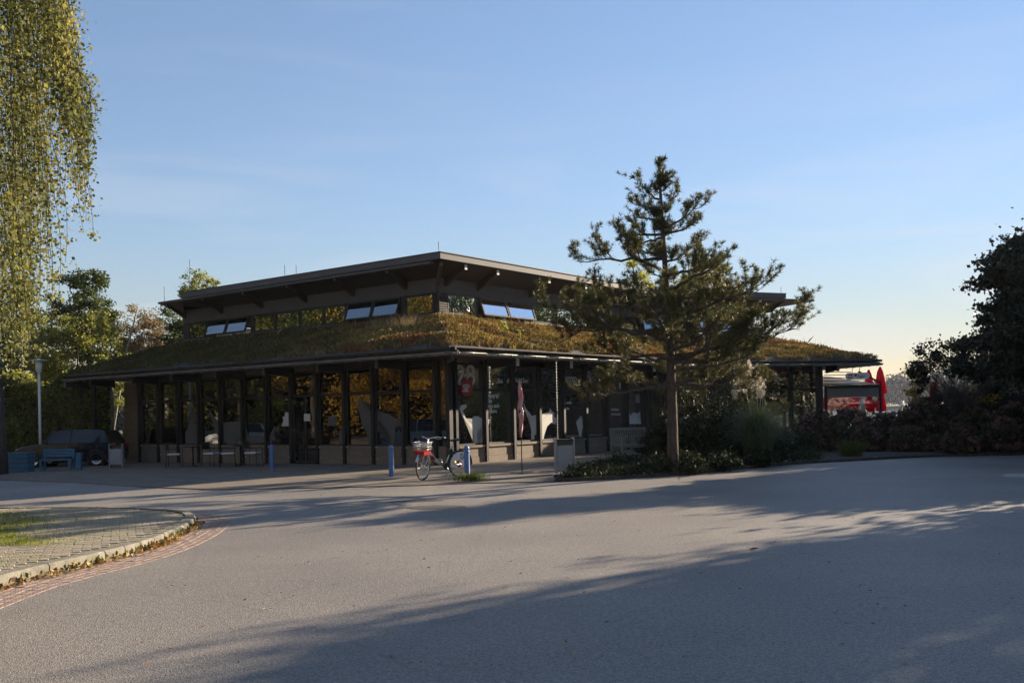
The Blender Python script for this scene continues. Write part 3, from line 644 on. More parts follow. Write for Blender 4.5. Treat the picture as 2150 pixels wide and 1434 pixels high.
def facade(fr,posts,zb,frost=(),door=None,zt=3.2,tr_z=2.30,deep=True,skip_post_first=False):
    for k in range(len(posts)-1):
        a,b=posts[k]+.06,posts[k+1]-.06
        g0=gz(*fr((a+b)/2,0).xy)+.03
        isd = door==k
        zs=.58 if not isd else g0+.04
        win=MB()
        fr.box(win,a,a+.04,zs,zt-.05,-.05,.03); fr.box(win,b-.04,b,zs,zt-.05,-.05,.03)
        fr.box(win,a+.04,b-.04,zt-.12,zt-.05,-.05,.03); fr.box(win,a+.04,b-.04,tr_z-.04,tr_z+.04,-.05,.03); fr.box(win,a+.04,b-.04,zs,zs+.05,-.05,.03)
        wn=part(win,'window' if not isd else 'door',M['wood'])
        gm=M['frost'] if k in frost else M['glass']
        g1=MB(); fr.box(g1,a+.04,b-.04,zs+.05,tr_z-.04,-.012,-.004); part(g1,'pane',gm,wn)
        g2=MB(); fr.box(g2,a+.04,b-.04,tr_z+.04,zt-.12,-.012,-.004); part(g2,'pane',gm,wn)
        if isd:
            fr2=MB(); fr.box(fr2,(a+b)/2-.03,(a+b)/2+.03,zs+.05,tr_z-.04,-.03,.035); part(fr2,'leaf_stile',M['wood'],wn)
            hd=MB(); hd.tube([fr(a+.12,.85,.04),fr(a+.12,.85,.09),fr(a+.12,1.25,.09),fr(a+.12,1.25,.04)],.014,6)
            part(hd,'handle',M['chrome'],wn)
            hg=MB()
            for zz in (.25,1.1,2.1): hg.box(fr(b-.02,zz,.05),(.05,.05,.12),fr.m())
            part(hg,'hinges',M['chrome'],wn)
        else:
            sb=MB(); fr.box(sb,a-.03,b+.03,.50,.575,-.03,.10); part(sb,'sill_board',M['plinth'])
            p1=MB(); fr.box(p1,a-.02,b+.02,.215,.497,-.03,.055); part(p1,'plinth_board',M['plinth'])
            p2=MB(); fr.box(p2,a-.02,b+.02,g0-.2,.21,-.03,.065); part(p2,'plinth_board',M['plinth'])
            bl=MB()
            for tt in (a+.09,b-.09):
                for zz,oo in ((.535,.10),(.17,.065)): bl.tube([fr(tt,zz,oo-.004),fr(tt,zz,oo+.014)],.022,8)
            part(bl,'bolts',M['bolt'],kind='stuff')
    for k,t_ in enumerate(posts):
        if k==0 and skip_post_first: continue
        g0=gz(*fr(t_,0).xy)
        mb=MB(); fr.box(mb,t_-.055,t_+.055,g0-.15,3.27,-.06,.14); part(mb,'post',M['darkwood'])
postsL=[.48+1.365*k for k in range(13)]; postsR=[.22+1.452*k for k in range(11)]
facade(FL,postsL,0,frost=(),door=4)
facade(FR,postsR,0,frost=(4,5,6,7,8))
# corner bay pieces
mb=MB(); FL.box(mb,.1,.42,.6,3.2,-.012,.0); part(mb,'corner_pane',M['glass']); mb=MB(); FL.box(mb,.0,.42,-.1,.58,-.03,.055); part(mb,'plinth_board',M['plinth'])
mb=MB(); FR.box(mb,.02,.16,-.1,3.27,-.10,.02); part(mb,'corner_panel',M['wood'])
mb=MB(); mb.box((C.x+.06*.18,C.y-.09,1.6),(.16,.16,3.3),FR.m()); part(mb,'corner_post',M['darkwood'])
# face 2 (right wing)
d2=(GE-GB).normalized(); n2=Vector((d2.y,-d2.x)); WB=C+dR*postsR[-1]
# wing wall: starts at the inner corner and runs to the wing corner
q0=GB-n2*1.5; FW=Frame(q0,d2,n2)
t1_,_=FW.hit(1722,850); tw0=(WB-q0).dot(d2)
postsW=[t1_-1.43*k for k in range(6)][::-1]; postsW=[t_ for t_ in postsW if t_>tw0-.2]
facade(FW,postsW,0)
mb=MB(); FR.box(mb,postsR[-1],(q0-C).dot(dR)+.05,-.1,3.27,-.06,.02); part(mb,'corner_panel',M['wood'])
mb=MB(); FW.box(mb,t1_-.33,t1_-.20,-.1,3.27,.16,.30); part(mb,'corner_post',M['darkwood'])
# return wall of the wing going back, glazed and open low
FX=Frame(FW(t1_,0).xy,-n2,d2)
facade(FX,[0.02+1.5*k for k in range(7)],0)
# left end: recess and tan service block
mb=MB(); FL.box(mb,postsL[-1]+.06,20.3,-.5,3.27,-3.0,-1.3); part(mb,'service_wall',pmat('tan_brick',(.20,.15,.09),.85,scale=2,var=.25,bump=.3,stretch=(1,1,6)))
mb=MB(); FL.box(mb,18.2,19.0,-.3,2.2,-1.29,-1.26); part(mb,'service_door',M['darkwood'])
mb=MB(); FL.box(mb,20.1,20.25,-.5,3.27,.1,.25); part(mb,'eave_post',M['wood'])
# rafters below the eaves, their tips showing
def rafters(fr,ts,o0,o1,name='rafter',mat='render',z=3.27,h=.20,w=.09,hr=.30):
    for t_ in ts:
        mb=MB(); pts=[fr(t_-w/2,z-.002,o0),fr(t_-w/2,z-.002,o1),fr(t_-w/2,z-h,o1),fr(t_-w/2,z-hr,o0)]
        mb.prism(pts,Vector((fr.d.x,fr.d.y,0))*w); rf_=part(mb,name,M['darkwood'])
        mb=MB(); fr.box(mb,t_-w/2-.012,t_+w/2+.012,z-h-.05,z-.012,o1+.002,o1+.05); part(mb,'end_cap',M[mat],rf_)
rafters(FL,[postsL[k] for k in range(1,13,1) if k%2==1]+[18.6,20.6],.14,1.18)
rafters(FR,[postsR[1]+.25,postsR[3]+.35,postsR[5]+.35,postsR[7]+.2],.14,1.18,mat='sunlit_tip')  # tips of this front paler than the others: sunlight painted in
rafters(FW,[postsW[1]+.6,postsW[-1]-1.0,postsW[-1]+.15],.3,1.15,mat='render')
mb=MB(); a=Vector((C.x,C.y,3.2)); e=Vector((GC.x-.02,GC.y+.42,3.2)); mb.bar(a,e,.12,.16); part(mb,'corner_rafter',M['render'])
# downpipe by the fourth post and one near the corner
def downpipe(fr,t_,twist=False):
    mb=MB(); mb.tube([fr(t_,3.26,1.33),fr(t_,3.1,.95),fr(t_,2.95,.35),fr(t_,2.7,.26),fr(t_,0.02,.26)],.042,10)
    part(mb,'downpipe',M['zinc'])
Fg=Frame(FR(0,0,1.40).xy,dR,nR); tg_=Fg.hit(1169,850)[0]
mb=MB()
for k in range(34):
    z=3.22-.095*k; mb.lathe([(.012,z+.05),(.018,z+.02),(.034,z+.0),(.030,z-.005),(.012,z-.03)],8,Fg(tg_,0)); 
mb.tube([Fg(tg_,0.02),Fg(tg_,3.27)],.008,5)
part(mb,'rain_chain',M['zinc'])
mb=MB(); mb.tube([FR(2.82,3.2,-.35),FR(2.82,.62,-.35)],.03,8); part(mb,'inner_pipe',M['white'])
# --- interior
wl=[FL(postsL[-1],0),Vector((C.x,C.y,0)),FW(tw0,0),FW(t1_,0),FX(9,0),FL(postsL[-1],0,-9.0)]
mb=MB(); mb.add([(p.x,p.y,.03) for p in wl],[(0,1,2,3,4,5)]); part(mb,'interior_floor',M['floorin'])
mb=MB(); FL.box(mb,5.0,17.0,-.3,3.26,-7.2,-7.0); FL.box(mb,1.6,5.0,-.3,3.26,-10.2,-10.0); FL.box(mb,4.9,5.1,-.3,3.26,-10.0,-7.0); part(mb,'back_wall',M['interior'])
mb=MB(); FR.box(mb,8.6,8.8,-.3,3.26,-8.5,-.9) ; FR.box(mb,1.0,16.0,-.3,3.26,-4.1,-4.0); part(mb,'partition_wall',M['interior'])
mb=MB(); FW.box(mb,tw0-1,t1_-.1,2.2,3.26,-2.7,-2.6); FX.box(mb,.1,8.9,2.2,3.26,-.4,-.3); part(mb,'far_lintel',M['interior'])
for k,(px,py,Y) in enumerate(((562,850,37.5),(640,848,37.5),(701,846,36),(959,788,33.2))):
    q=P(px,py,Y); e=empty('pendant_lamp',(q.x,q.y,q.z),label=['lit pendant lamp left of the door inside the pavilion','lit pendant lamp seen through the pavilion door','lit pendant lamp just right of the pavilion door','small lit lamp behind the large number on the glass'][k],cat='lamp',group='pendant lamps inside the pavilion')
    mb=MB(); mb.lathe([(.01,.06),(.035,.03),(.045,-.02),(.03,-.07),(.002,-.085)],12); mb.build('bulb',M['bulb'],e)
    mb=MB(); mb.tube([(0,0,.06),(0,0,3.24-q.z)],.006,5); mb.lathe([(.03,.05),(.03,.11),(.008,.13)],10); mb.build('cord',M['black'],e)
# indoor tables and chairs are suggested by simple furniture
def cafe_table(name,loc,label,group=None,top=.36,h=.72):
    e=empty(name,loc,label=label,cat='table',group=group)
    mb=MB(); mb.lathe([(.001,h),(top,h),(top,h-.025),(.001,h-.025)],20); mb.build('table_top',M['blackmetal'],e)
    mb=MB(); mb.tube([(0,0,.02),(0,0,h-.025)],.03,8); mb.build('stem',M['blackmetal'],e)
    mb=MB(); mb.lathe([(.001,.035),(.2,.02),(.22,0)],16); mb.build('foot',M['blackmetal'],e); return e
# --- animals, letters and numbers on the glass
Z7=(900,740,4.78); Z5=(600,740,4.778); Z4=(250,740,4.778); Z8=(1150,740,4.778)
cat1=[(330,528),(378,520),(383,548),(348,556),(340,585),(372,660),(425,718),(438,716),(432,668),(452,640),(495,638),(530,660),(560,668),(575,640),(590,652),(592,668),(610,672),(604,718),(582,742),(560,738),(548,800),(540,860),(535,935),(520,935),(520,860),(515,800),(498,782),(484,800),(483,850),(492,943),(467,943),(462,870),(443,785),(418,742),(375,700),(330,620),(312,565)]
dog1=[(956,515),(975,560),(1035,635),(1110,622),(1195,622),(1210,598),(1222,565),(1240,592),(1262,605),(1258,640),(1285,662),(1282,712),(1262,722),(1232,700),(1190,740),(1165,800),(1155,850),(1152,897),(1128,897),(1128,800),(1112,760),(1075,770),(1062,830),(1060,900),(1030,900),(1032,780),(1020,680),(985,620),(962,580)]
fig1=[(1488,722),(1478,712),(1490,700),(1484,680),(1500,684),(1503,662),(1514,668),(1518,645),(1532,636),(1540,660),(1547,740),(1538,800),(1530,865),(1517,865),(1512,820),(1500,780)]
silh(FR,cat1,.001,Z7,'cat_decal'); silh(FR,dog1,.001,Z7,'dog_decal'); silh(FR,fig1,.001,Z7,'animal_decal')
silh(FR,[(812,590),(832,640),(856,668),(850,600),(880,612),(905,612),(925,592),(930,628),(905,645),(896,684),(925,695),(938,716),(810,716)],.001,Z8,'animal_decal')
dogL=[(728,560),(735,470),(748,430),(765,470),(800,500),(835,560),(870,606),(920,618),(985,606),(1045,618),(1085,655),(1130,668),(1160,705),(1168,745),(1150,748),(1140,715),(1100,690),(1098,760),(1092,850),(1085,960),(1058,960),(1052,860),(1030,790),(960,800),(880,790),(868,860),(866,965),(826,965),(826,850),(815,760),(790,755),(765,720),(750,640)]
silh(FL,dogL,.001,Z5,'animal_decal',M['decal2'])
silh(FL,[(530,965),(535,790),(560,770),(585,735),(600,760),(612,722),(625,790),(622,960),(600,962),(598,850),(570,850),(565,960)],.001,Z5,'animal_decal',M['decal2'])
deer=[(668,900),(665,800),(690,760),(700,700),(690,650),(712,680),(708,600),(722,650),(735,560),(742,640),(762,612),(765,640),(745,690),(770,720),(795,745),(785,765),(755,770),(750,820),(790,835),(808,870),(805,965),(790,965),(785,925),(750,920),(745,962),(728,962),(722,915),(690,915),(685,960),(670,960)]
silh(FL,deer,.001,Z4,'deer_decal',M['decal2'])
dogT=[(900,582),(912,582),(985,690),(1010,710),(1060,700),(1180,690),(1250,690),(1260,740),(1300,830),(1400,840),(1500,850),(1560,735),(1575,740),(1540,860),(1530,910),(1270,905),(1240,860),(1180,850),(1160,905),(1030,905),(1000,850),(960,750)]
silh(FL,dogT,.001,Z4,'dog_decal',M['decal2'])
silh(FL,[(1640,640),(1660,645),(1665,600),(1745,600),(1745,738),(1630,738),(1650,700)],.001,Z4,'poster',M['decal'])
silh(FL,[(1855,615),(1918,615),(1918,688),(1855,688)],.04,Z4,'notice',M['decal'])
silh(FL,[(425,640),(512,640),(512,735),(425,735)],.001,Z5,'notice',M['decal2'])
def wtext(fr,body,px,py,hpx,name,sx=1.0,mat=None,off=.003,bold=0.0,flip=1):
    t_,z_=fr.hit(px,py,off); q=fr(t_,z_,off); dist=q.y; size=hpx*dist/F/.70
    return text_obj(name,body,size,q,Vector((fr.d.x*flip,fr.d.y*flip,0)),mat or M['letter'],bold=bold,sx=sx)
wtext(FR,'28',957,808,44,'house_number',sx=1.05,bold=.004)
wtext(FR,'Sta',1045,804,10,'lettering'); wtext(FR,'dt',1064.5,804,10,'lettering'); wtext(FR,'Wald.See',1078,803,10,'lettering',sx=.95)
for k,s_ in enumerate(('Hungrig?','Dat','lässt sich','ändern.')): wtext(FR,s_,1022,834+k*11,8.5,'lettering',sx=1.0)
wtext(FR,'amp',1184,802,18,'lettering',sx=1.15,bold=.006); wtext(FR,'8',1232,804,26,'house_number',sx=1.05,bold=.004)
wtext(FR,'& mehr',1186,848,6,'lettering'); wtext(FR,'Italia.',1186,860,6,'lettering')
wtext(FR,'Hier kommt',1284,872,5,'lettering'); wtext(FR,'die Sonne',1284,862,5,'lettering')
# ice cream sign: red tongue shape with a double heart
sg=empty('ice_cream_sign',FR(.75,2.5,.12),label='red tongue shaped ice cream sign with white heart logo hanging below the large 28',cat='sign')
zz=(940,750,11.95)
tong=[(345,605),(602,515),(604,840),(585,900),(540,945),(470,970),(395,948),(350,905),(335,850)]
pts=[]
for x,y in tong:
    t_,z_=FR.hit(zz[0]+x/zz[2],zz[1]+y/zz[2],.12); pts.append(FR(t_,z_,.12))
mb=MB(); mb.prism(pts[::-1],Vector((nR.x,nR.y,0))*.03); o=mb.build('sign_panel',M['red']); world_child(o,sg)
def rp(cx,cy,s,kk,n=40,open_=0.0):
    out=[]
    for i in range(n+1):
        t_=open_+(2*math.pi-2*open_)*i/n; x=16*math.sin(t_)**3; y=13*math.cos(t_)-5*math.cos(2*t_)-2*math.cos(3*t_)-math.cos(4*t_)
        out.append((cx+x*s*kk,cy-y*s))
    return out
for s_,r_ in ((5.0,.012),(2.5,.011)):
    pl=[]
    for x,y in rp(460,745,s_,1.0,open_=.35):
        t_,z_=FR.hit(zz[0]+x/zz[2],zz[1]+y/zz[2],.155); pl.append(FR(t_,z_,.155))
    mb=MB(); mb.tube(pl,r_,6); o=mb.build('heart_logo',M['white']); world_child(o,sg)
t_,z_=FR.hit(940+360/11.95,750+868/11.95,.152); text_obj('lettering','LANGNESE',.085,FR(t_,z_,.152),Vector((dR.x,dR.y,0)),M['white'],parent=sg,bold=.002,sx=.75)
mb=MB(); mb.tube([FR(.95,2.66,.0),FR(.95,2.66,.13)],.02,6); o=mb.build('wall_arm',M['blackmetal']); world_child(o,sg)
# orange banner inside the wing
q=[P(x,y,43.3) for x,y in ((1603,776),(1650,776),(1668,781),(1650,787),(1603,787))]
bn=MB(); bn.prism(q,(0,.02,0)); o=bn.build('arrow_banner',M['orange']); tag(o,'orange arrow shaped banner hanging inside the right wing of the pavilion','banner')
text_obj('lettering','in',.30,P(1630,786,43.27),(1,0,0),M['black'],parent=o,bold=.006)
# --- clerestory
FU=Frame(WALLU[1],dL,nL); FV=Frame(WALLU[1],dR,nR); FZ=Frame(WALLU[2],d2u,n2u); LV=(WALLU[2]-WALLU[1]).length; LZ=(WALLU[3]-WALLU[2]).length
Z0,Z1=5.09,5.84
def cler(fr,L,items,zsoff=6.42):
    mb=MB(); fr.box(mb,-.0,L,Z1,zsoff,-.14,.0); part(mb,'upper_wall',M['render'])
    mb=MB(); fr.box(mb,-.0,L,4.80,Z0-.06,-.14,.02); fr.box(mb,-.03,L,Z0-.058,Z0-.0,-.14,.07); part(mb,'window_sill_band',M['fascia'])
    for a,b,kind in items:
        if kind=='f' or kind=='o':
            rot=R(20) if kind=='o' else 0
            mbf=MB(); w_=.055
            # casement frame, hinged at its top edge
            def pt(t_,z_,o_):
                dz=z_-(Z1-.03); y_=o_+.0; zz_=dz*math.cos(rot)-y_*math.sin(rot)*-1; oo=-dz*math.sin(rot)+y_*math.cos(rot); return fr(t_,Z1-.03+zz_,oo+.01)
            def fb(mb,t0,t1,z0,z1,o0,o1):
                vs=[pt(t_,z_,o_) for z_ in (z0,z1) for t_,o_ in ((t0,o0),(t1,o0),(t1,o1),(t0,o1))]
                mb.add(vs,[(3,2,1,0),(4,5,6,7),(0,1,5,4),(1,2,6,5),(2,3,7,6),(3,0,4,7)])
            a2,b2=a+.015,b-.015; zb_=Z0+.015; zt_=Z1-.03
            fb(mbf,a2,a2+w_,zb_,zt_,-.03,.03); fb(mbf,b2-w_,b2,zb_,zt_,-.03,.03); fb(mbf,a2+w_,b2-w_,zb_,zb_+w_,-.03,.03); fb(mbf,a2+w_,b2-w_,zt_-w_,zt_,-.03,.03)
            wn=part(mbf,'clerestory_window',M['wood' if fr is FU else 'render'],label='clerestory window tilted open' if kind=='o' else None)
            gm=MB(); fb(gm,a2+w_,b2-w_,zb_+w_,zt_-w_,-.006,.0); part(gm,'pane',M['glass_up'],wn)
        elif kind=='l':
            n_=9
            for k in range(n_):
                z=Z0+(Z1-Z0)*(k+.15)/n_; lm=MB(); fr.box(lm,a,b,z,z+.05,-.05,.035); part(lm,'louvre_slat',M['wood'])
            lm=MB(); fr.box(lm,a,b,Z0,Z1,-.12,-.06); part(lm,'louvre_back',M['darkwood'])
        elif kind=='m':
            lm=MB(); fr.box(lm,a,b,Z0,Z1,-.10,.015); part(lm,'mullion',M['wood'])
def tU(px,y=650): return FU.hit(px,y)[0]
def tV(px,y=640): return FV.hit(px,y)[0]
b1=[(tU(935-10),'l'),]
it=[(0.0,tU(913),'l'),(tU(913),tU(852),'f'),(tU(852),tU(843),'m'),(tU(843),tU(787),'o'),(tU(787),tU(731),'o'),(tU(731),tU(728),'m')]
e=[728,680,630,579,532]
for a,b in zip(e[:-1],e[1:]): it.append((tU(a),tU(b),'f'))
it+=[(tU(531),tU(526),'m'),(tU(524),tU(480),'o'),(tU(480),tU(437),'o'),(tU(435),tU(396),'f'),(tU(396),15.3,'m')]
cler(FU,15.3,it)
it=[(0.0,tV(938),'l'),(tV(938),tV(999),'f'),(tV(999),tV(1005),'m'),(tV(1005),tV(1060),'o'),(tV(1060),tV(1115),'o'),(tV(1116),tV(1163),'f'),(tV(1163),tV(1166),'m')]
t_=tV(1166); per=tV(1060)-tV(1005)
seq='ffoofffoof'; 
for c_ in seq:
    if t_+per<LV: it.append((t_,t_+per,c_)); t_+=per
cler(FV,LV,it)
it=[]; t_=.3
for c_ in 'offoofl':
    if t_+1.0<LZ-.3: it.append((t_,t_+1.0,c_)); t_+=1.0
it.append((LZ-.35,LZ,'l'))
cler(FZ,LZ,it)
FY=Frame(WALLU[3],-n2u,d2u); cler(FY,6.5,[(.1,.5,'l')]+[(.5+1.1*k,1.6+1.1*k,'f') for k in range(5)])
FYL=Frame(WALLU[0],dR,Vector((-dR.y,dR.x))); cler(FYL,7.0,[(.1,.5,'l')]+[(.5+1.1*k,1.6+1.1*k,'f') for k in range(5)])
mb=MB(); mb.add([(p.x,p.y,4.9) for p in offset(WALLU,.16)],[(0,1,2,3,4,5)]); mb.add([(p.x,p.y,4.92) for p in offset(WALLU,2.2)]+[(p.x,p.y,6.3) for p in offset(WALLU,2.2)],[(i,(i+1)%6,(i+1)%6+6,i+6) for i in range(6)]); part(mb,'inner_core',M['interior'])
# upper roof: raised main slab, lower thin ends, sloping soffit and tapered brackets
def slab(poly,z0,z1,name,mat):
    n=len(poly); mb=MB(); vs=[(p.x,p.y,z0) for p in poly]+[(p.x,p.y,z1) for p in poly]
    mb.add(vs,[tuple(range(n)),tuple(range(n,2*n))[::-1]]+[(i,i+n,(i+1)%n+n,(i+1)%n) for i in range(n)]); return part(mb,name,mat)
slab(UP,6.76,6.97,'roof_fascia',M['fascia'])
slab(offset(UP,-.03),6.975,7.0,'roof_edge_trim',M['fascia'])
ext=[RL+dL*1.75+Vector((-.3,-.2))*0,RL,RLb,RLb+dL*1.75]
TL=[RL+dL*1.75,RC+dL*.5,RC+dL*.5-nL*8.8,RLb+dL*1.75]
slab([TL[0]-nL*.05,TL[1]-nL*.05,TL[2],TL[3]],6.66,6.745,'roof_wing',M['fascia'])
eR=RE+d2u*1.75; slab([RE-d2u*6-n2u*.05,eR-n2u*.05,REb+d2u*1.75,REb-d2u*6],6.66,6.745,'roof_wing',M['fascia'])
mb=MB(); o_=offset(UP,.06); w_=offset(UP,1.12)
for i in range(6):
    a,b=o_[i],o_[(i+1)%6]; c_,d_=w_[(i+1)%6],w_[i]; mb.add([(a.x,a.y,6.75),(b.x,b.y,6.75),(c_.x,c_.y,6.33),(d_.x,d_.y,6.33)],[(0,1,2,3)])
part(mb,'roof_soffit',M['soffit'])
# soffit under the projecting ends
for p0,dd,nn_,wd_ in ((RL,dL,nL,9.0),(RE,d2u,n2u,7.0)):
    a=p0+dd*1.7-nn_*.08; b=p0+dd*(1.3 if dd is dL else .0)-nn_*1.1; mb=MB()
    q=[(a.x,a.y,6.655),((a-nn_*wd_*.8).x,(a-nn_*wd_*.8).y,6.655),((b-nn_*wd_*.6).x,(b-nn_*wd_*.6).y,6.2),(b.x,b.y,6.2),((p0-nn_*.08).x,(p0-nn_*.08).y,6.655)]
    mb.add(q,[(0,1,2,3,4)]); part(mb,'end_soffit',M['soffit'])
def brackets(fr,ts,mat):
    for t_ in ts:
        mb=MB(); pts=[fr(t_-.06,6.36,0),fr(t_-.06,6.755,.92),fr(t_-.06,6.56,.95),fr(t_-.06,6.52,.86),fr(t_-.06,6.06,.04),fr(t_-.06,6.06,0)]
        mb.prism(pts,Vector((fr.d.x,fr.d.y,0))*.12); part(mb,'roof_bracket',M['soffit'])
        mb=MB(); fr.box(mb,t_-.065,t_+.065,6.55,6.72,.955,.97); part(mb,'bracket_cap',M['sunlit_tip'] if fr is not FU else M['render'])  # tips paler except on the left front, lit ends put into the colour
brackets(FU,[1.55+2.72*k for k in range(6)],M['soffit'])
brackets(FV,[tV(935,588)+.0,tV(1003,598),tV(1112,615)]+[tV(1112,615)+2.6*k for k in range(1,5)],M['soffit'])
brackets(FZ,[1.5,3.8,LZ-.3],M['soffit'])
mb=MB(); a=Vector((WALLU[1].x,WALLU[1].y,6.2)); b=Vector((RC.x,RC.y+.35,6.66)); mb.bar(a,b,.12,.2); mb.tube([(a.x+.02,a.y-.35,6.4),(a.x+.02,a.y-.1,6.0),(a.x+.02,a.y-.1,5.1)],.012,5); part(mb,'corner_bracket',M['render'])
for px,py0,py1,Y in ((921,508,530,33),(345,602,628,42.6),(399,545,612,46),(598,557,580,40),(622,557,577,40),(1640,602,617,47)):
    q=P(px,py1,Y); z1=P(px,py0,Y).z; mb=MB(); mb.tube([(q.x,q.y,6.7),(q.x,q.y,z1)],.011,5); part(mb,'lightning_rod',M['blackmetal'])

# --- right end: glazed wind screen under the eaves, sign
ws=empty('wind_screen',FW(t1_+.2,0),label='dark framed glass wind screen with grey blind at the right end of the pavilion',cat='wind screen')
tb=FW.hit(1850,840,.2)[0]
Fw=Frame(FW(0,0,.2).xy,d2,n2); ta=t1_+.12
zt=Fw.hit(1790,810)[1]; zb=Fw.hit(1790,872)[1]
mb=MB(); Fw.box(mb,ta,tb,zt-.09,zt+.02,-.05,.05); Fw.box(mb,ta,ta+.09,-.1,zt-.09,-.05,.05); Fw.box(mb,tb-.10,tb,-.1,zt-.09,-.05,.05); Fw.box(mb,ta+.09,tb-.1,.0,.55,-.03,.03); o=mb.build('frame',M['darkwood']); world_child(o,ws)
mb=MB(); Fw.box(mb,ta+.09,tb-.10,zt-.50,zt-.09,-.02,.0); o=mb.build('blind',pmat('grey_blind',(.22,.20,.17),.8,var=.05)); world_child(o,ws)
mb=MB(); Fw.box(mb,ta+.09,tb-.10,.55,zt-.50,-.008,.0); o=mb.build('pane',M['clear']); world_child(o,ws)
mb=MB()
for k in range(5):
    z0=zt+.10+.13*k; z1=zt+.02+.12*k
    mb.bar(Fw(ta,z0,-.02),Fw(tb-.35-.28*k,z1+.1,-.02),.025,.03)
Fw2=Frame(Fw(0,0,-1.2).xy,d2,n2)
mb.bar(Fw(ta+1.7,zt+.62,0),Fw(tb+.02,zt+.10,0),.06,.07); mb.bar(Fw(tb-.03,zt,0),Fw(tb-.03,zt+.16,0),.06,.06)
o=mb.build('awning_rails',M['darkwood']); world_child(o,ws)
mb=MB(); q_=[Fw(ta,zt+.03,-.12),Fw(tb,zt+.03,-.12),Fw(tb-.5,zt+.50,-3.2),Fw(ta-.3,zt+.62,-3.2)]; mb.prism(q_,(0,0,.03)); o=mb.build('awning_roof',M['darkwood']); world_child(o,ws)
mb=MB(); a_,b_2=Fw.hit(1808,840)[0],Fw.hit(1815,840)[0]; Fw.box(mb,a_,a_+.22,.5,zt-.58,-.10,-.05); o=mb.build('side_post',pmat('blue_grey',(.3,.36,.42),.5)); world_child(o,ws)
# hanging oval sign
so=GE-d2*0; Fs=Frame(GE-n2*.35,d2,n2)
def sp_(px,py,o=0): t_,z_=Fs.hit(px,py,o); return Fs(t_,z_,o)
c0=sp_(1783.5,790); c1=sp_(1820,789); rr=(sp_(1800,783).z-sp_(1800,797).z)/2
sg=empty('hanging_sign',((c0+c1)/2),label='pale oval sign with red crown emblem and script name hanging under the right eave',cat='sign')
pts=[]
dx=Vector((d2.x,d2.y,0))
for k in range(13): a=math.pi/2+math.pi*k/12; pts.append(c0+dx*math.cos(a)*rr+Vector((0,0,math.sin(a)*rr)))
for k in range(13): a=-math.pi/2+math.pi*k/12; pts.append(c1+dx*math.cos(a)*rr+Vector((0,0,math.sin(a)*rr)))
nv=Vector((n2.x,n2.y,0))
mb=MB(); mb.prism(pts,-nv*.08); o=mb.build('sign_board',pmat('cream_acrylic',(.88,.78,.68),.4,var=.03)); world_child(o,sg)
mb=MB(); q=c0+dx*.05+nv*.004; mb.box(q,(.19,.008,.19),Fs.m()); o=mb.build('red_square',M['red']); world_child(o,sg)
mb=MB(); 
cw=[(-.06,-.05),(.06,-.05),(.07,.04),(.035,.0),(.0,.05),(-.035,.0),(-.07,.04)]
mb.prism([q+dx*x+Vector((0,0,z))+nv*.006 for x,z in cw],nv*.003); mb.box(q+Vector((0,0,.07))+nv*.008,(.02,.004,.03),Fs.m()); o=mb.build('crown_emblem',M['white']); world_child(o,sg)
mb=MB(); q2=c0+dx*.30+nv*.004; mb.prism([q2+dx*x+Vector((0,0,z)) for x,z in ((-.09,-.0),(-.03,.09),(.03,.09),(.09,.0))],nv*.004); o=mb.build('dark_emblem',M['navy']); world_child(o,sg)
text_obj('lettering','Lago',.20,c0+dx*.36+Vector((0,0,-.06))+nv*.006,dx,M['navy'],parent=sg,shear=.4,sx=.95)
mb=MB(); 
for s_ in (.2,.62): p_=c0.lerp(c1,s_)-nv*.04; mb.tube([p_+Vector((0,0,rr)),Vector((p_.x,p_.y,3.27))],.012,6)
o=mb.build('hanger_rods',M['blackmetal']); world_child(o,sg)

# ------------------------------------------------------------------ street furniture
def zg(p): return gz(p.x,p.y)
# bollards
def bollard(loc,label,h=.77):
    e=empty('bollard',loc,label=label,cat='bollard',group='blue bollards along the pavement edge')
    mb=MB(); r=.066
    mb.lathe([(r,-.1),(r,h-.17)],8); mb.build('post',M['bluepaint'],e)
    mb=MB(); mb.lathe([(r-.012,h-.17),(r-.012,h-.155),(r+.004,h-.15),(r+.004,h-.125),(r-.014,h-.118),(r-.012,h-.108),(r,h-.10),(r,h-.06),(r*.8,h-.02),(r*.4,h),(.001,h+.004)],12); mb.build('cap',M['bluepaint'],e); return e
for (px,py),lb in (((822,997),'blue bollard standing alone left of the parked bicycle'),((981,1004),'blue bollard with grass tuft at its foot in front of the bicycle rear wheel'),((571,981),'blue bollard beside the terrace chairs near the pavilion door')):
    q=G(px,py,.05); q.z=.05+zg(q); bollard(q,lb)
q=G(988,1008,.05)
pts=[(q.x+random.gauss(0,.17),q.y+random.gauss(0,.10),.05) for _ in range(420)]
tag(blades('grass_tuft',pts,.17,.014,M['grass'],11,1.1),'tuft of long grass growing round the foot of the blue bollard','grass tuft')

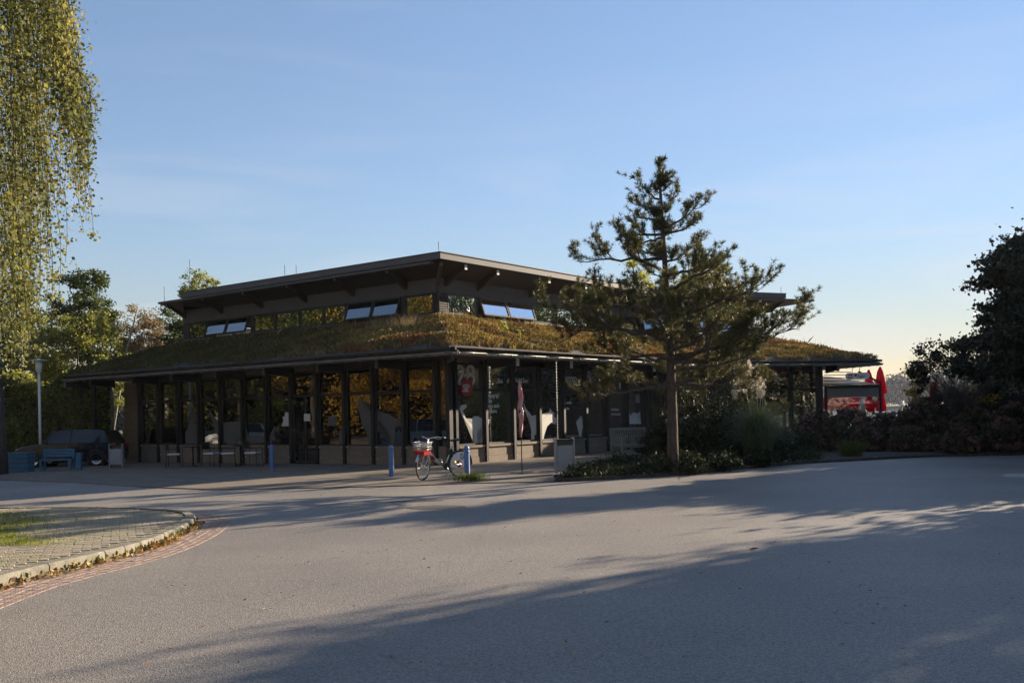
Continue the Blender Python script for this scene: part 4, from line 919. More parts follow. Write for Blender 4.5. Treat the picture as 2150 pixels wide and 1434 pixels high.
# bicycle
def bicycle():
    rc=G(965,1000,.05); fc=G(869,1007,.05); h=Vector((fc.x-rc.x,fc.y-rc.y)); ang_=math.atan2(h.y,h.x)
    e=empty('bicycle',(rc.x,rc.y,.024),ang_,label='silver step-through rental bicycle with red front carrier and printed rear wheel skirt',cat='bicycle'); e.rotation_euler=(R(-3),0,ang_)
    r=.335; WBs=1.10
    def wheel(name,cx,rot,parent):
        w_=bpy.data.objects.new(name,None); COL.objects.link(w_); w_.parent=parent; w_.location=(cx,0,r); w_.rotation_euler=(0,0,rot); 
        mb=MB(); pts=[(math.cos(2*math.pi*k/40)*(r-.018),0,math.sin(2*math.pi*k/40)*(r-.018)) for k in range(41)]; mb.tube(pts,.021,8,cap=False); mb.build('tyre',M['black'],w_)
        mb=MB(); pts=[(math.cos(2*math.pi*k/40)*(r-.047),0,math.sin(2*math.pi*k/40)*(r-.047)) for k in range(41)]; mb.tube(pts,.013,6,cap=False)
        mb.build('rim',M['chrome'],w_)
        mb=MB()
        for k in range(28):
            a=2*math.pi*k/28; s_=.03*(-1)**k; mb.tube([(0,s_,0),(math.cos(a)*(r-.05),0,math.sin(a)*(r-.05))],.0022,3,cap=False)
        mb.build('spokes',M['chrome'],w_,kind='stuff')
        mb=MB(); mb.tube([(0,-.05,0),(0,.05,0)],.025,10); mb.build('hub',M['alu'],w_); return w_
    wheel('rear_wheel',0,0,e)
    head_b=Vector((WBs-.17,0,.62)); head_t=Vector((WBs-.235,0,.80)); bb=Vector((.44,0,.30)); st_t=Vector((.24,0,.72))
    fr_=MB(); fr_.tube([head_b+Vector((.005,0,.06)),(.70,0,.44),bb],[.036,.040,.036],10); fr_.tube([bb,st_t],.019,8); fr_.tube([bb,(0,.055,r)],.013,6); fr_.tube([bb,(0,-.055,r)],.013,6)
    fr_.tube([(0,.055,r),(.27,.02,.62)],.010,6); fr_.tube([(0,-.055,r),(.27,-.02,.62)],.010,6); fr_.tube([head_b,head_t],.026,10); fr_.build('frame',M['alu'],e)
    mb=MB(); mb.tube([(.86,0,.575),(.76,0,.485)],.047,10); mb.build('frame_sleeve',M['red'],e)
    steer=R(27)
    fk=bpy.data.objects.new('fork',None); COL.objects.link(fk); fk.parent=e; fk.location=(WBs-.06,0,0); fk.rotation_euler=(0,0,steer)
    # steered parts are built round the steering axis
    mb=MB()
    for s_ in (-1,1): mb.tube([(-.10,.0,.64),(-.09,s_*.05,.60),(-.03,s_*.055,.44),(.05,s_*.05,r)],.012,6)
    mb.tube([(-.10,0,.60),(-.16,0,.86),(-.19,0,.96)],.015,8)
    f1=mb.build('fork_blades',M['alu'],fk)
    mb=MB(); mb.tube([(-.42,.30,.99),(-.34,.27,1.0),(-.24,.18,1.015),(-.19,.06,.985),(-.18,0,.965),(-.19,-.06,.985),(-.24,-.18,1.015),(-.34,-.27,1.0),(-.42,-.30,.99)],.012,8); mb.build('handlebar',M['chrome'],fk)
    for s_ in (-1,1):
        mb=MB(); mb.tube([(-.47,s_*.315,.985),(-.36,s_*.28,1.0)],.018,8); mb.build('grip',M['black'],fk)
        mb=MB(); mb.tube([(-.22,s_*.14,1.0),(-.26,s_*.20,.965),(-.38,s_*.255,.955)],.006,5); mb.build('brake_lever',M['chrome'],fk)
    w_=bpy.data.objects.new('front_wheel',None); COL.objects.link(w_); w_.parent=e; w_.location=(WBs-.06+.05*math.cos(steer),.05*math.sin(steer),r); w_.rotation_euler=(0,0,steer)
    mb=MB(); mb.tube([(math.cos(2*math.pi*k/40)*(r-.018),0,math.sin(2*math.pi*k/40)*(r-.018)) for k in range(41)],.021,8,cap=False); mb.build('tyre',M['black'],w_)
    mb=MB(); mb.tube([(math.cos(2*math.pi*k/40)*(r-.047),0,math.sin(2*math.pi*k/40)*(r-.047)) for k in range(41)],.013,6,cap=False); mb.build('rim',M['chrome'],w_)
    mb=MB()
    for k in range(28):
        a=2*math.pi*k/28; mb.tube([(0,.03*(-1)**k,0),(math.cos(a)*(r-.05),0,math.sin(a)*(r-.05))],.0022,3,cap=False)
    mb.build('spokes',M['chrome'],w_,kind='stuff')
    mb=MB(); mb.tube([(0,-.05,0),(0,.05,0)],.028,10); mb.build('hub',M['alu'],w_)
    mb=MB(); pts=[(math.cos(a)*(r+.02),math.sin(0),math.sin(a)*(r+.02)) for a in [R(20+ 8*k) for k in range(15)]]
    vs=[];fs=[]
    for p in pts:
        for s_ in (-.027,.027): vs.append((p[0],s_,p[2]))
    for k in range(len(pts)-1): fs.append((2*k,2*k+1,2*k+3,2*k+2))
    mb.add(vs,fs,True); mb.build('mudguard',M['alu'],w_)
    # front carrier: wire basket over a red box
    mb=MB(); mb.box((.10,0,.655),(.30,.26,.09),taper=1.12); mb.build('red_carrier_box',M['red'],fk)
    mb=MB()
    for z_,sx_,sy_ in ((.74,.17,.15),(.80,.175,.155),(.90,.185,.165)):
        mb.tube([(.10+sx_,sy_,z_),(.10-sx_,sy_,z_),(.10-sx_,-sy_,z_),(.10+sx_,-sy_,z_),(.10+sx_,sy_,z_)],.005 if z_<.9 else .009,5)
    for k in range(8):
        for s_ in (-1,1):
            x_=.10-.165+.33*k/7; mb.tube([(x_,s_*.148,.70),(x_*1.0,s_*.163,.90)],.0035,4); y_=-.15+.3*k/7; mb.tube([(.10+s_*.168,y_,.70),(.10+s_*.183,y_,.90)],.0035,4)
    mb.build('wire_basket',M['alu'],fk)
    # rear: guard, skirt plate, saddle
    mb=MB(); pts=[(math.cos(a)*(r+.022),0,r+math.sin(a)*(r+.022)) for a in [R(-5+ 10*k) for k in range(20)]]
    vs=[];fs=[]
    for p in pts:
        for s_ in (-.032,.032): vs.append((p[0],s_,p[2]))
    for k in range(len(pts)-1): fs.append((2*k,2*k+1,2*k+3,2*k+2))
    # the guard runs over the back of the wheel
    mb.add([(-v[0]*1.0 if False else v[0],v[1],v[2]) for v in vs],fs,True); mb.build('rear_mudguard',M['black'],e)
    for s_,nm in ((1,'skirt_plate'),(-1,'skirt_plate')):
        mb=MB(); rr_=r-.035; pts=[(rr_*math.cos(a),s_*.045,r+rr_*math.sin(a)) for a in [R(-12+9.5*k) for k in range(18)]]+[(-.28,s_*.045,r-.02),(-.1,s_*.045,r-.08),(.12,s_*.045,r-.10)]
        mb.prism(pts,(0,s_*.004,0)); pl=mb.build(nm,M['white'],e)
        if s_==1:
            text_obj('lettering','DU BIST',.055,(.02,.0545,.0),(1,0,0),M['navy'],parent=e)
            bpy.data.objects.remove([o for o in e.children if o.name.startswith('lettering')][-1])
            for body,sz,x_,z_ in (('DU BIST',.062,.03,.545),('GRAF',.105,.03,.45)):
                cu=bpy.data.curves.new('t','FONT'); cu.body=body; cu.size=sz; cu.extrude=.001; cu.offset=.002; to=bpy.data.objects.new('t',cu); COL.objects.link(to); bpy.context.view_layer.update()
                me=bpy.data.meshes.new_from_object(to.evaluated_get(bpy.context.evaluated_depsgraph_get())); bpy.data.objects.remove(to); me.materials.clear(); me.materials.append(M['navy'])
                me.transform(Matrix(((-1,0,0,x_),(0,0,1,.0515),(0,1,0,z_),(0,0,0,1)))); link('lettering',me,pl)
            mb=MB(); mb.box((.06,.052,.345),(.10,.003,.17),Matrix.Rotation(R(8),3,'Y')); mb.build('red_print',M['red'],pl)
            mb=MB(); mb.lathe([(.001,0),(.05,.001),(.05,.003),(.001,.003)],14,(.19,.050,.37),Matrix.Rotation(R(-90),3,'X')); mb.build('yellow_print',M['yellow'],pl)
    mb=MB(); mb.tube([st_t,(.185,0,.90)],.014,8); mb.build('seat_post',M['chrome'],e)
    mb=MB(); mb.add([(.30,-.025,.925),(.30,.025,.925),(.20,.05,.935),(.06,.095,.95),(.03,.06,.955),(.03,-.06,.955),(.06,-.095,.95),(.20,-.05,.935),(.30,-.018,.89),(.30,.018,.89),(.20,.035,.89),(.06,.08,.90),(.04,.05,.90),(.04,-.05,.90),(.06,-.08,.90),(.20,-.035,.89)],
      [(0,1,2,7),(7,2,3,6),(6,3,4,5),(0,8,9,1),(1,9,10,2),(2,10,11,3),(3,11,12,4),(4,12,13,5),(5,13,14,6),(6,14,15,7),(7,15,8,0)]); mb.build('saddle',M['black'],e)
    mb=MB(); mb.box((.30,0,.64),(.10,.12,.13)); mb.build('lock_box',M['black'],e)
    mb=MB(); mb.tube([(.44,.05,.30),(.44,.075,.30)],.085,16); mb.build('chain_case',M['black'],e)
    mb=MB(); mb.tube([(.44,.09,.30),(.40,.10,.15)],.010,6); mb.box((.40,.15,.145),(.09,.09,.02)); mb.tube([(.44,-.09,.30),(.48,-.10,.45)],.010,6); mb.box((.48,-.15,.455),(.09,.09,.02)); mb.build('crank_and_pedals',M['alu'],e)
    mb=MB(); mb.tube([(.36,.03,.27),(.33,.13,.02),(.33,.18,.01)],.010,6); mb.tube([(.36,-.03,.27),(.34,-.10,.02)],.010,6); mb.build('kickstand',M['alu'],e)
    return e
bicycle()

# litter bins
def litter_bin(q,label,rz=0,s=1.0):
    e=empty('litter_bin',q,rz,label=label,cat='litter bin'); W_=.40*s; D_=.34*s; H_=.86*s
    for sx_ in (-1,1):
        mb=MB(); mb.box((sx_*(W_/2+.02),0,H_/2),(.035,D_+.04,H_)); mb.build('side_panel',M['bingrey'],e)
    mb=MB(); mb.box((0,-D_/2,.10+ (H_-.27)/2),(W_-.01,.022,H_-.29)); mb.build('door_panel',M['bingrey'],e)
    mb=MB(); mb.box((0,-D_/2-.016,.13+(H_-.33)/2),(W_-.07,.012,H_-.38)); mb.build('louvred_inset',M['bingrey'],e)
    mb=MB(); mb.box((0,D_/2,.10+(H_-.14)/2),(W_-.01,.022,H_-.16)); mb.build('back_panel',M['bingrey'],e)
    mb=MB(); mb.box((0,0,H_-.045),(W_,D_+.02,.03)); mb.build('lid',M['darkwood'],e)
    mb=MB(); mb.box((0,0,.13),(W_-.03,D_-.03,.02)); mb.box((0,0,.40),(W_-.05,D_-.06,.5)); mb.build('liner',M['black'],e)
    return e
q=G(1186,992,.06); litter_bin((q.x,q.y,.06),'grey slatted litter bin standing at the corner of the planted bed beside the furled flag',R(4))
q=P(245,972,35.5); litter_bin((q.x,q.y,gz(q.x,q.y)+.03),'small grey litter bin in shade by the recess at the left end of the pavilion',R(12))

# furled beach flag
q=G(1096,991,.05); fl=empty('beach_flag',(q.x,q.y,.024),label='furled red and white beach flag on a thin pole in front of the pavilion',cat='flag')
mb=MB(); mb.tube([(0,0,0),(.0,0,1.0),(.03,0,2.36)],[.013,.012,.006],8); mb.build('pole',M['blackmetal'],fl)
mb=MB(); 
for k in range(2):
    mb.bar((-.3,0,.01),(.3,0,.01),.02,.012) if k==0 else mb.bar((0,-.3,.01),(0,.3,.01),.02,.012)
mb.build('cross_foot',M['blackmetal'],fl)
def furl(z0,z1,n,off,wd,seed,mat,name):
    rg=random.Random(seed); vs=[]; fs=[]; m_=7
    for i in range(n+1):
        t_=i/n; z=z0+(z1-z0)*t_; w_=wd*math.sin(math.pi*min(1,max(.04,t_)))**.55+.006; tw=t_*3+seed
        for j in range(m_):
            a=2*math.pi*j/m_; rr_=w_*(.55+.45*math.sin(3*a+tw*2)); vs.append((off*math.sin(t_*5)+rr_*math.cos(a+tw),rr_*math.sin(a+tw)*.7,z+rg.uniform(-.005,.005)))
    for i in range(n):
        for j in range(m_): fs.append((i*m_+j,i*m_+(j+1)%m_,(i+1)*m_+(j+1)%m_,(i+1)*m_+j))
    mb=MB(); mb.add(vs,fs,True); mb.build(name,mat,fl)
pinkm=pmat('flag_cloth',(.62,.09,.09),.7,scale=7,col2=(.72,.55,.52),stretch=(1,1,.6))
furl(.92,2.38,26,.01,.085,1,pinkm,'cloth')
furl(1.5,1.66,4,.012,.088,2,M['navy'],'blue_band')

# bench
def bench(q,rz,label):
    e=empty('park_bench',q,rz,label=label,cat='bench'); L=1.25
    for sx_ in (-1,1):
        mb=MB(); mb.bar((sx_*L/2,-.25,0),(sx_*L/2,-.25,.62),.06); mb.build('leg',M['benchwood'],e)
        mb=MB(); mb.bar((sx_*L/2,.22,0),(sx_*L/2,.30,.92),.06); mb.build('leg',M['benchwood'],e)
        mb=MB(); mb.bar((sx_*L/2,-.29,.64),(sx_*L/2,.28,.62),.07,.035); mb.build('armrest',M['benchwood'],e)
    mb=MB(); 
    for k in range(5): mb.box((0,-.22+.105*k,.44),(L,.085,.025))
    mb.build('seat',M['benchwood'],e)
    mb=MB(); mb.box((0,-.27,.40),(L,.03,.07)); mb.build('front_rail',M['benchwood'],e)
    mb=MB(); mb.bar((-L/2,.292,.90),(L/2,.292,.90),.035,.08,up=(0,.1,1)); mb.build('top_rail',M['benchwood'],e)
    for k in range(14):
        x_=-L/2+.09+ (L-.18)*k/13; mb=MB(); mb.bar((x_,.235,.47),(x_,.285,.87),.035,.018); mb.build('back_slat',M['benchwood'],e)
    return e
q=P(1332,940,28.3); bench((q.x,q.y,.12),math.atan2(dR.y,dR.x)-R(22),'weathered wooden slatted park bench in front of the pavilion windows by the pine')

# terrace chairs and tables
def terrace_chair():
    e=empty('terrace_chair',(0,0,0),label='x',cat='chair',group='terrace chairs in front of the left windows')
    for sx_,sy_ in ((-1,-1),(1,-1),(-1,1),(1,1)):
        mb=MB(); top=.62 if sy_<0 else .86
        mb.tube([(sx_*.25,sy_*.26,0),(sx_*.24,sy_*.22,.45),(sx_*.24,sy_*.22+(.03 if sy_>0 else -.02),top)],.012,6); mb.build('leg',M['blackmetal'],e)
    for sx_ in(-1,1):
        mb=MB(); mb.bar((sx_*.245,-.25,.63),(sx_*.245,.25,.63),.035,.018); mb.build('armrest',M['blackmetal'],e)
    mb=MB(); mb.box((0,0,.43),(.47,.46,.02)); mb.build('seat',M['blackmetal'],e)
    mb=MB(); mb.box((0,-.0,.465),(.45,.43,.05),taper=.95); mb.build('cushion',M['cushion'],e)
    mb=MB(); mb.box((0,.25,.73),(.46,.02,.26)); mb.build('backrest',M['blackmetal'],e); return e
ch=terrace_chair()
chs=[(366,34.0,100,'leftmost terrace chair with white cushion beside the dark round table'),(445,33.6,75,'terrace chair with white cushion second from the left by the windows'),(478,33.0,-75,'terrace chair with white cushion third from the left, turned to the window'),(531,32.7,80,'rightmost terrace chair with white cushion next to the blue bollard')]
for k,(px,Y,rz,lb) in enumerate(chs):
    c_=ch if k==0 else copy_tree(ch); q=P(px,950,Y); c_.location=(q.x,q.y,.022+gz(q.x,q.y)); c_.rotation_euler=(0,0,R(rz)); c_['label']=lb
for px,Y,lb in ((405,34.2,'small dark terrace table left of the chairs by the glass'),(505,33.4,'small dark terrace table between the two right terrace chairs')):
    q=P(px,950,Y); cafe_table('terrace_table',(q.x,q.y,.022+gz(q.x,q.y)),lb,'dark terrace tables')

# street lamp at the left
q=P(84,900,38); zt_=P(82,754,38).z
e=empty('street_lamp',(q.x,q.y,-.2),label='white post-top street lamp with flat disc cap before the ivy hedge at the left',cat='street lamp'); H=zt_+.2
mb=MB(); mb.tube([(0,0,0),(0,0,H-.46)],[.055,.045],12); mb.build('pole',M['lamp_white'],e)
mb=MB(); mb.lathe([(.09,H-.52),(.10,H-.44),(.115,H-.42),(.125,H-.06),(.02,H-.05)],18); mb.build('lantern',M['lamp_white'],e)
mb=MB(); mb.lathe([(.001,H+.03),(.03,H+.02),(.1,H-.01),(.36,H-.045),(.36,H-.058),(.001,H-.05)],28); mb.build('disc_cap',M['lamp_white'],e)

# blue bench, blue box, blue post and dark car at far left
def P0(px,py,Y): q=P(px,py,Y); return q
q=P(122,975,35); e=empty('blue_bench',(q.x,q.y,-.2),R(6),label='blue slatted wooden bench standing in the shade in front of the dark car',cat='bench')
for k in range(3): mb=MB(); mb.box((0,.1,.56+.10*k),(1.08,.03,.085)); mb.build('back_slat',M['blueboard'],e)
mb=MB(); mb.box((0,-.12,.42),(1.08,.42,.04)); mb.build('seat',M['blueboard'],e)
for sx_ in(-1,1):
    mb=MB(); mb.box((sx_*.50,-.28,.21),(.08,.08,.42)); mb.build('leg',M['blueboard'],e); mb=MB(); mb.box((sx_*.50,.13,.40),(.08,.06,.80)); mb.build('leg',M['blueboard'],e)
q=P(41,978,34.6); e=empty('blue_planter_box',(q.x,q.y,-.2),R(4),label='blue boarded planter box at the far left edge beside the blue bench',cat='planter')
for k in range(4):
    for sy_ in(-1,1): mb=MB(); mb.box((0,sy_*.3,.09+.17*k),(.80,.03,.155)); mb.build('board',M['blueboard'],e)
    for sx_ in(-1,1): mb=MB(); mb.box((sx_*.385,0,.09+.17*k),(.03,.56,.155)); mb.build('end_board',M['blueboard'],e)
mb=MB(); mb.box((0,0,.70),(.86,.66,.03)); mb.build('rim',M['blueboard'],e)
mb=MB(); mb.box((0,0,.35),(.74,.54,.6)); mb.build('filling',M['soil'],e)
q=P(166,978,34.8); e=empty('blue_waste_post',(q.x,q.y,-.2),label='narrow blue box post standing right of the blue bench',cat='post')
mb=MB(); mb.box((0,0,.31),(.17,.15,.62)); mb.build('body',M['blueboard'],e); mb=MB(); mb.box((0,0,.64),(.20,.18,.03)); mb.build('lid',M['blueboard'],e)

def car(name,loc,rz,mat,label,L=4.0,H=1.48,group=None):
    e=empty(name,loc,rz,label=label,cat='car',group=group); W_=1.72
    # side profile (x forward, z), lofted over the width with tumblehome
    low=[(-L/2,.42),(-L/2+.02,.75),(-L/2+.12,.93),(L/2-1.15,.95),(L/2-.35,.83),(L/2-.05,.68),(L/2,.45),(L/2-.05,.22),(-L/2+.05,.24)]
    mb=MB(); secs=[(-W_/2,.93),(-W_/2+.05,1.0),(-.5,1.0),(.5,1.0),(W_/2-.05,1.0),(W_/2,.93)]; vs=[];fs=[];n_=len(low)
    for y_,s_ in secs:
        for x_,z_ in low: vs.append((x_*(.985 if abs(y_)>W_/2-.01 else 1),y_,.5+(z_-.5)*s_))
    for k in range(len(secs)-1):
        for j in range(n_): fs.append((k*n_+j,k*n_+(j+1)%n_,(k+1)*n_+(j+1)%n_,(k+1)*n_+j))
    fs.append(tuple(range(n_))); fs.append(tuple((len(secs)-1)*n_+j for j in range(n_))[::-1]); mb.add(vs,fs); mb.build('body',mat,e)
    cab=[(-L/2+.14,.92),(-L/2+.42,H-.05),(-L/2+.9,H),(.15,H),(.55,H-.08),(L/2-1.15,.94)]
    mb=MB(); vs=[];fs=[];n_=len(cab)
    for y_,k_ in((-W_/2+.04,0),(-W_/2+.20,1),(W_/2-.20,1),(W_/2-.04,0)):
        for x_,z_ in cab: vs.append((x_,y_,z_ if k_ else .93+(z_-.93)*.02))
    # lower side line then roof line
    for k in range(3):
        for j in range(n_-1): fs.append((k*n_+j,k*n_+j+1,(k+1)*n_+j+1,(k+1)*n_+j))
    mb.add(vs,fs); mb.build('cabin_glass',M['carglass'],e)
    mb=MB(); vs=[];fs=[]
    for y_ in(-W_/2+.19,W_/2-.19):
        for x_,z_ in cab[1:5]: vs.append((x_,y_,z_+.012))
    for j in range(3): fs.append((j,j+1,j+5,j+4))
    mb.add(vs,fs)
    for s_ in(-1,1):
        y0_=s_*(W_/2-.18); y1_=s_*(W_/2-.03)
        for (xa,za),(xb,zb_) in (((-L/2+.42,H-.05),(-L/2+.14,.93)),((.55,H-.08),(L/2-1.15,.95)),((-.25,H),(-.22,.95))): mb.bar((xa,y0_,za),(xb,y1_,zb_),.05,.05)
    mb.build('roof',mat,e)
    for x_ in(-L/2+.72,L/2-.78):
        for s_ in(-1,1):
            w_=bpy.data.objects.new('wheel',None); COL.objects.link(w_); w_.parent=e; w_.location=(x_,s_*(W_/2-.10),.31)
            rm=Matrix.Rotation(R(90),3,'X')
            mb=MB(); mb.lathe([(.20,-.10),(.30,-.10),(.315,-.06),(.315,.06),(.30,.10),(.20,.10)],24,m=rm); mb.build('tyre',M['black'],w_)
            mb=MB(); mb.lathe([(.001,-.07),(.06,-.09),(.10,-.06),(.20,-.085)],20,m=rm) ; mb.lathe([(.20,.085),(.10,.06),(.06,.09),(.001,.07)],20,m=rm); mb.build('rim',M['alu'],w_)
            mb=MB(); mb.lathe([(.33,-.115),(.37,-.112),(.37,.112),(.33,.115)],24,m=rm); mb.build('arch',M['black'],w_)
    for s_ in(-1,1):
        mb=MB(); mb.ell((L/2-.22,s_*(W_/2-.22),.70),(.20,.17,.085),12); mb.build('headlight',M['chrome'],e)
        mb=MB(); mb.box((-L/2+.06,s_*(W_/2-.14),.80),(.12,.20,.20)); mb.build('tail_light',M['red'],e)
        mb=MB(); mb.ell((.62,s_*(W_/2+.08),1.0),(.06,.10,.07),10); mb.build('mirror',mat,e)
    mb=MB(); mb.box((L/2-.01,0,.36),(.04,1.1,.16)); mb.build('grille',M['black'],e); return e
q=P(152,972,38.5); car('parked_car',(q.x,q.y,gz(q.x,q.y)),R(180+4),M['carblack'],'black hatchback parked in shade behind the blue bench',L=3.9,H=1.46)
car('parked_car',(-17.9,28.0,-.15),R(105),M['carwhite'],'white hatchback parked left of the picture, mirrored in the right windows of the left front')
car('parked_car',(-35.0,36.2,-.25),R(105),M['carwhite'],'white hatchback parked farther left, mirrored behind the terrace chairs')

# ------------------------------------------------------------------ lake side: parasols, lamps, people
def parasol(q,zc,rad,label,rz=0,open_=True,H=None,tilt=0):
    e=empty('parasol',q,rz,label=label,cat='parasol',group='red parasols on the lake terrace'); h=zc-q[2]
    mb=MB(); mb.tube([(0,0,0),(0,0,h)],.03,8); mb.build('pole',M['white'],e)
    if open_:
        mb=MB(); n_=4; top=(0,0,h); rim=[(rad*math.cos(math.pi/4+math.pi/2*k)*1.2,rad*math.sin(math.pi/4+math.pi/2*k)*1.2,h-.55) for k in range(4)]
        mb.add([top]+rim,[(0,k+1,(k+1)%4+1) for k in range(4)]); val=[(p[0],p[1],p[2]-.22) for p in rim]; mb.add(rim+val,[(k,(k+1)%4,(k+1)%4+4,k+4) for k in range(4)]); mb.build('canopy',M['redcloth'],e)
        mb=MB()
        for p in rim: mb.tube([(0,0,h-.7),(p[0]*.6,p[1]*.6,h-.36)],.012,5)
        mb.build('struts',M['white'],e)
        for s_ in (-1,):
            mb=MB(); 
            for r0 in range(2):
                for c0_ in range(5): mb.box((-.35+.16*c0_,-rad*.62,h-.40-.10*r0+.0),(.12,.02,.07),Matrix.Rotation(R(28),3,'X'))
            mb.build('printed_lettering',M['white'],e)
    else:
        mb=MB(); prof=[(.03,h),(.12,h-.25),(.20,h-.8),(.24,h-1.25),(.10,h-1.35),(.16,h-1.6),(.22,h-2.1),(.12,h-2.15)]; vs=[];fs=[];n_=20
        for r_,z_ in prof:
            for k in range(n_): a=2*math.pi*k/n_; rr_=r_*(1+.28*math.cos(5*a+z_*1.5)); vs.append((rr_*math.cos(a),rr_*math.sin(a),z_))
        for i in range(len(prof)-1):
            for k in range(n_): fs.append((i*n_+k,i*n_+(k+1)%n_,(i+1)*n_+(k+1)%n_,(i+1)*n_+k))
        mb.add(vs,fs,True); mb.build('canopy',M['redcloth'],e)
    return e
def sp2(px,py,Y): return P(px,py,Y)
q=sp2(1675,860,50); parasol((q.x,q.y,-.2),sp2(1680,824,50).z,1.7,'open red parasol with white lettering on the left, seen through the wing glass',R(20))
q=sp2(1765,860,49); parasol((q.x,q.y,0),sp2(1745,826,49).z,1.7,'large open red parasol seen through the wind screen',R(35))
q=sp2(1850,860,46.5); parasol((q.x,q.y,0),sp2(1845,770,46.5).z,1,'furled red parasol standing just right of the wind screen',open_=False)
q=sp2(1826,860,49.0); parasol((q.x,q.y,0),sp2(1826,776,49).z,1,'furled red parasol behind the oval hanging sign',open_=False)
q=sp2(1961,860,50); parasol((q.x,q.y,0),sp2(1961,800,50).z,1,'furled red parasol behind the multi-stemmed bush at the right',open_=False)
for px,pt_,Y,lb in ((1811,841,62,'white terrace lantern on a post seen through the wind screen'),(1893,841,62,'white terrace lantern on a post in the open gap before the lake'),(2106,829,58,'white terrace lantern on a post half hidden below the dark tree')):
    t_=P(px,pt_,Y); e=empty('terrace_lantern',(t_.x,t_.y,-1.0),label=lb,cat='lantern',group='lanterns along the lake terrace'); H=t_.z+1.0
    mb=MB(); mb.tube([(0,0,0),(0,0,H-.36)],.028,8); mb.build('post',M['blackmetal'],e)
    mb=MB(); mb.box((0,0,H-.20),(.20,.20,.30),Matrix.Rotation(math.pi,3,'X'),taper=.62) if False else mb.lathe([(.07,H-.36),(.12,H-.08),(.001,H-.06)],6); mb.build('glass_body',M['lamp_white'],e)
    mb=MB(); mb.lathe([(.17,H-.085),(.12,H-.02),(.03,H)],6); mb.build('cap',M['white'],e)
# seated people on the terrace
def person(q,rz,label,hair,shirt):
    e=empty('person',q,rz,label=label,cat='person')
    def skin(name,verts,edges,rad,mat,root=0,sub=1):
        me=bpy.data.meshes.new(name); me.from_pydata(verts,edges,[]); me.update(); o=link(name,me,e); me.materials.append(mat)
        mo=o.modifiers.new('skin','SKIN'); me_sv=me.skin_vertices[0].data if me.skin_vertices else None
        if me_sv is None:
            bm=bmesh.new(); bm.from_mesh(me); lay=bm.verts.layers.skin.verify(); bm.verts.ensure_lookup_table()
            for i,v in enumerate(bm.verts): v[lay].radius=(rad[i],rad[i]*.9); v[lay].use_root=(i==root)
            bm.to_mesh(me); bm.free()
        else:
            for i,d_ in enumerate(me_sv): d_.radius=(rad[i],rad[i]*.9); d_.use_root=(i==root)
        su=o.modifiers.new('sub','SUBSURF'); su.levels=sub; su.render_levels=sub+1; return o
    v=[(0,0,.50),(0,0,.72),(0,.0,.98),(0,-.01,1.08),(0,-.03,1.17),(0,-.045,1.26),
       (.17,0,.99),(.22,-.10,.76),(.15,-.32,.72),(-.17,0,.99),(-.22,-.10,.76),(-.15,-.32,.72),
       (.10,-.05,.50),(.11,-.42,.50),(.11,-.44,.08),(.11,-.56,.05),(-.10,-.05,.50),(-.11,-.42,.50),(-.11,-.44,.08),(-.11,-.56,.05)]
    ed=[(0,1),(1,2),(2,3),(3,4),(4,5),(2,6),(6,7),(7,8),(2,9),(9,10),(10,11),(0,12),(12,13),(13,14),(14,15),(0,16),(16,17),(17,18),(18,19)]
    rd=[.13,.12,.13,.05,.078,.075,.06,.045,.035,.06,.045,.035,.085,.065,.045,.04,.085,.065,.045,.04]
    skin('body',v,ed,rd,M['skin'])
    skin('shirt',[(0,0,.52),(0,0,.72),(0,0,.97),(.16,0,.985),(.22,-.09,.77),(-.16,0,.985),(-.22,-.09,.77)],[(0,1),(1,2),(2,3),(3,4),(2,5),(5,6)],[.155,.15,.15,.085,.065,.085,.065],shirt)
    skin('trousers',[(0,0,.50),(.10,-.05,.50),(.11,-.42,.50),(.11,-.44,.12),(-.10,-.05,.50),(-.11,-.42,.50),(-.11,-.44,.12)],[(0,1),(1,2),(2,3),(0,4),(4,5),(5,6)],[.145,.10,.08,.06,.10,.08,.06],M['navy'])
    mb=MB(); mb.ell((0,-.022,1.255),(.092,.105,.10),14,5); mb.build('hair',hair,e)
    mb=MB(); mb.ell((0,-.135,1.20),(.014,.02,.022),8,3); mb.build('nose',M['skin'],e)
    return e
bl=pmat('blond_hair',(.50,.36,.2),.8); 
pp=[(1744,857,48.0,60,'grey haired person sitting on the terrace at the left behind the wind screen glass',bl,M['shirt']),(1801,852,47.6,-40,'white haired person sitting on the terrace in the middle of the wind screen',M['hairgrey'],M['white']),(1816,862,46.6,-70,'lower sitting person with light hair right of the white haired one',bl,M['shirt'])]
for px,py,Y,rz,lb,hr_,sh in pp:
    q=P(px,py,Y); z0=q.z-1.30; person((q.x,q.y,z0),R(rz),lb,hr_,sh)
    c_=copy_tree(ch); c_.location=(q.x,q.y+.02,max(z0,-.03)); c_.rotation_euler=(0,0,R(rz)); c_['label']='terrace chair under the '+lb.split(' sitting')[0].replace('lower','light haired person'); c_['group']='chairs on the lake terrace'
sheet('lake_terrace',[(7,43),(40,40),(40,56),(7,56)],.0,M['paving'],follow=False)

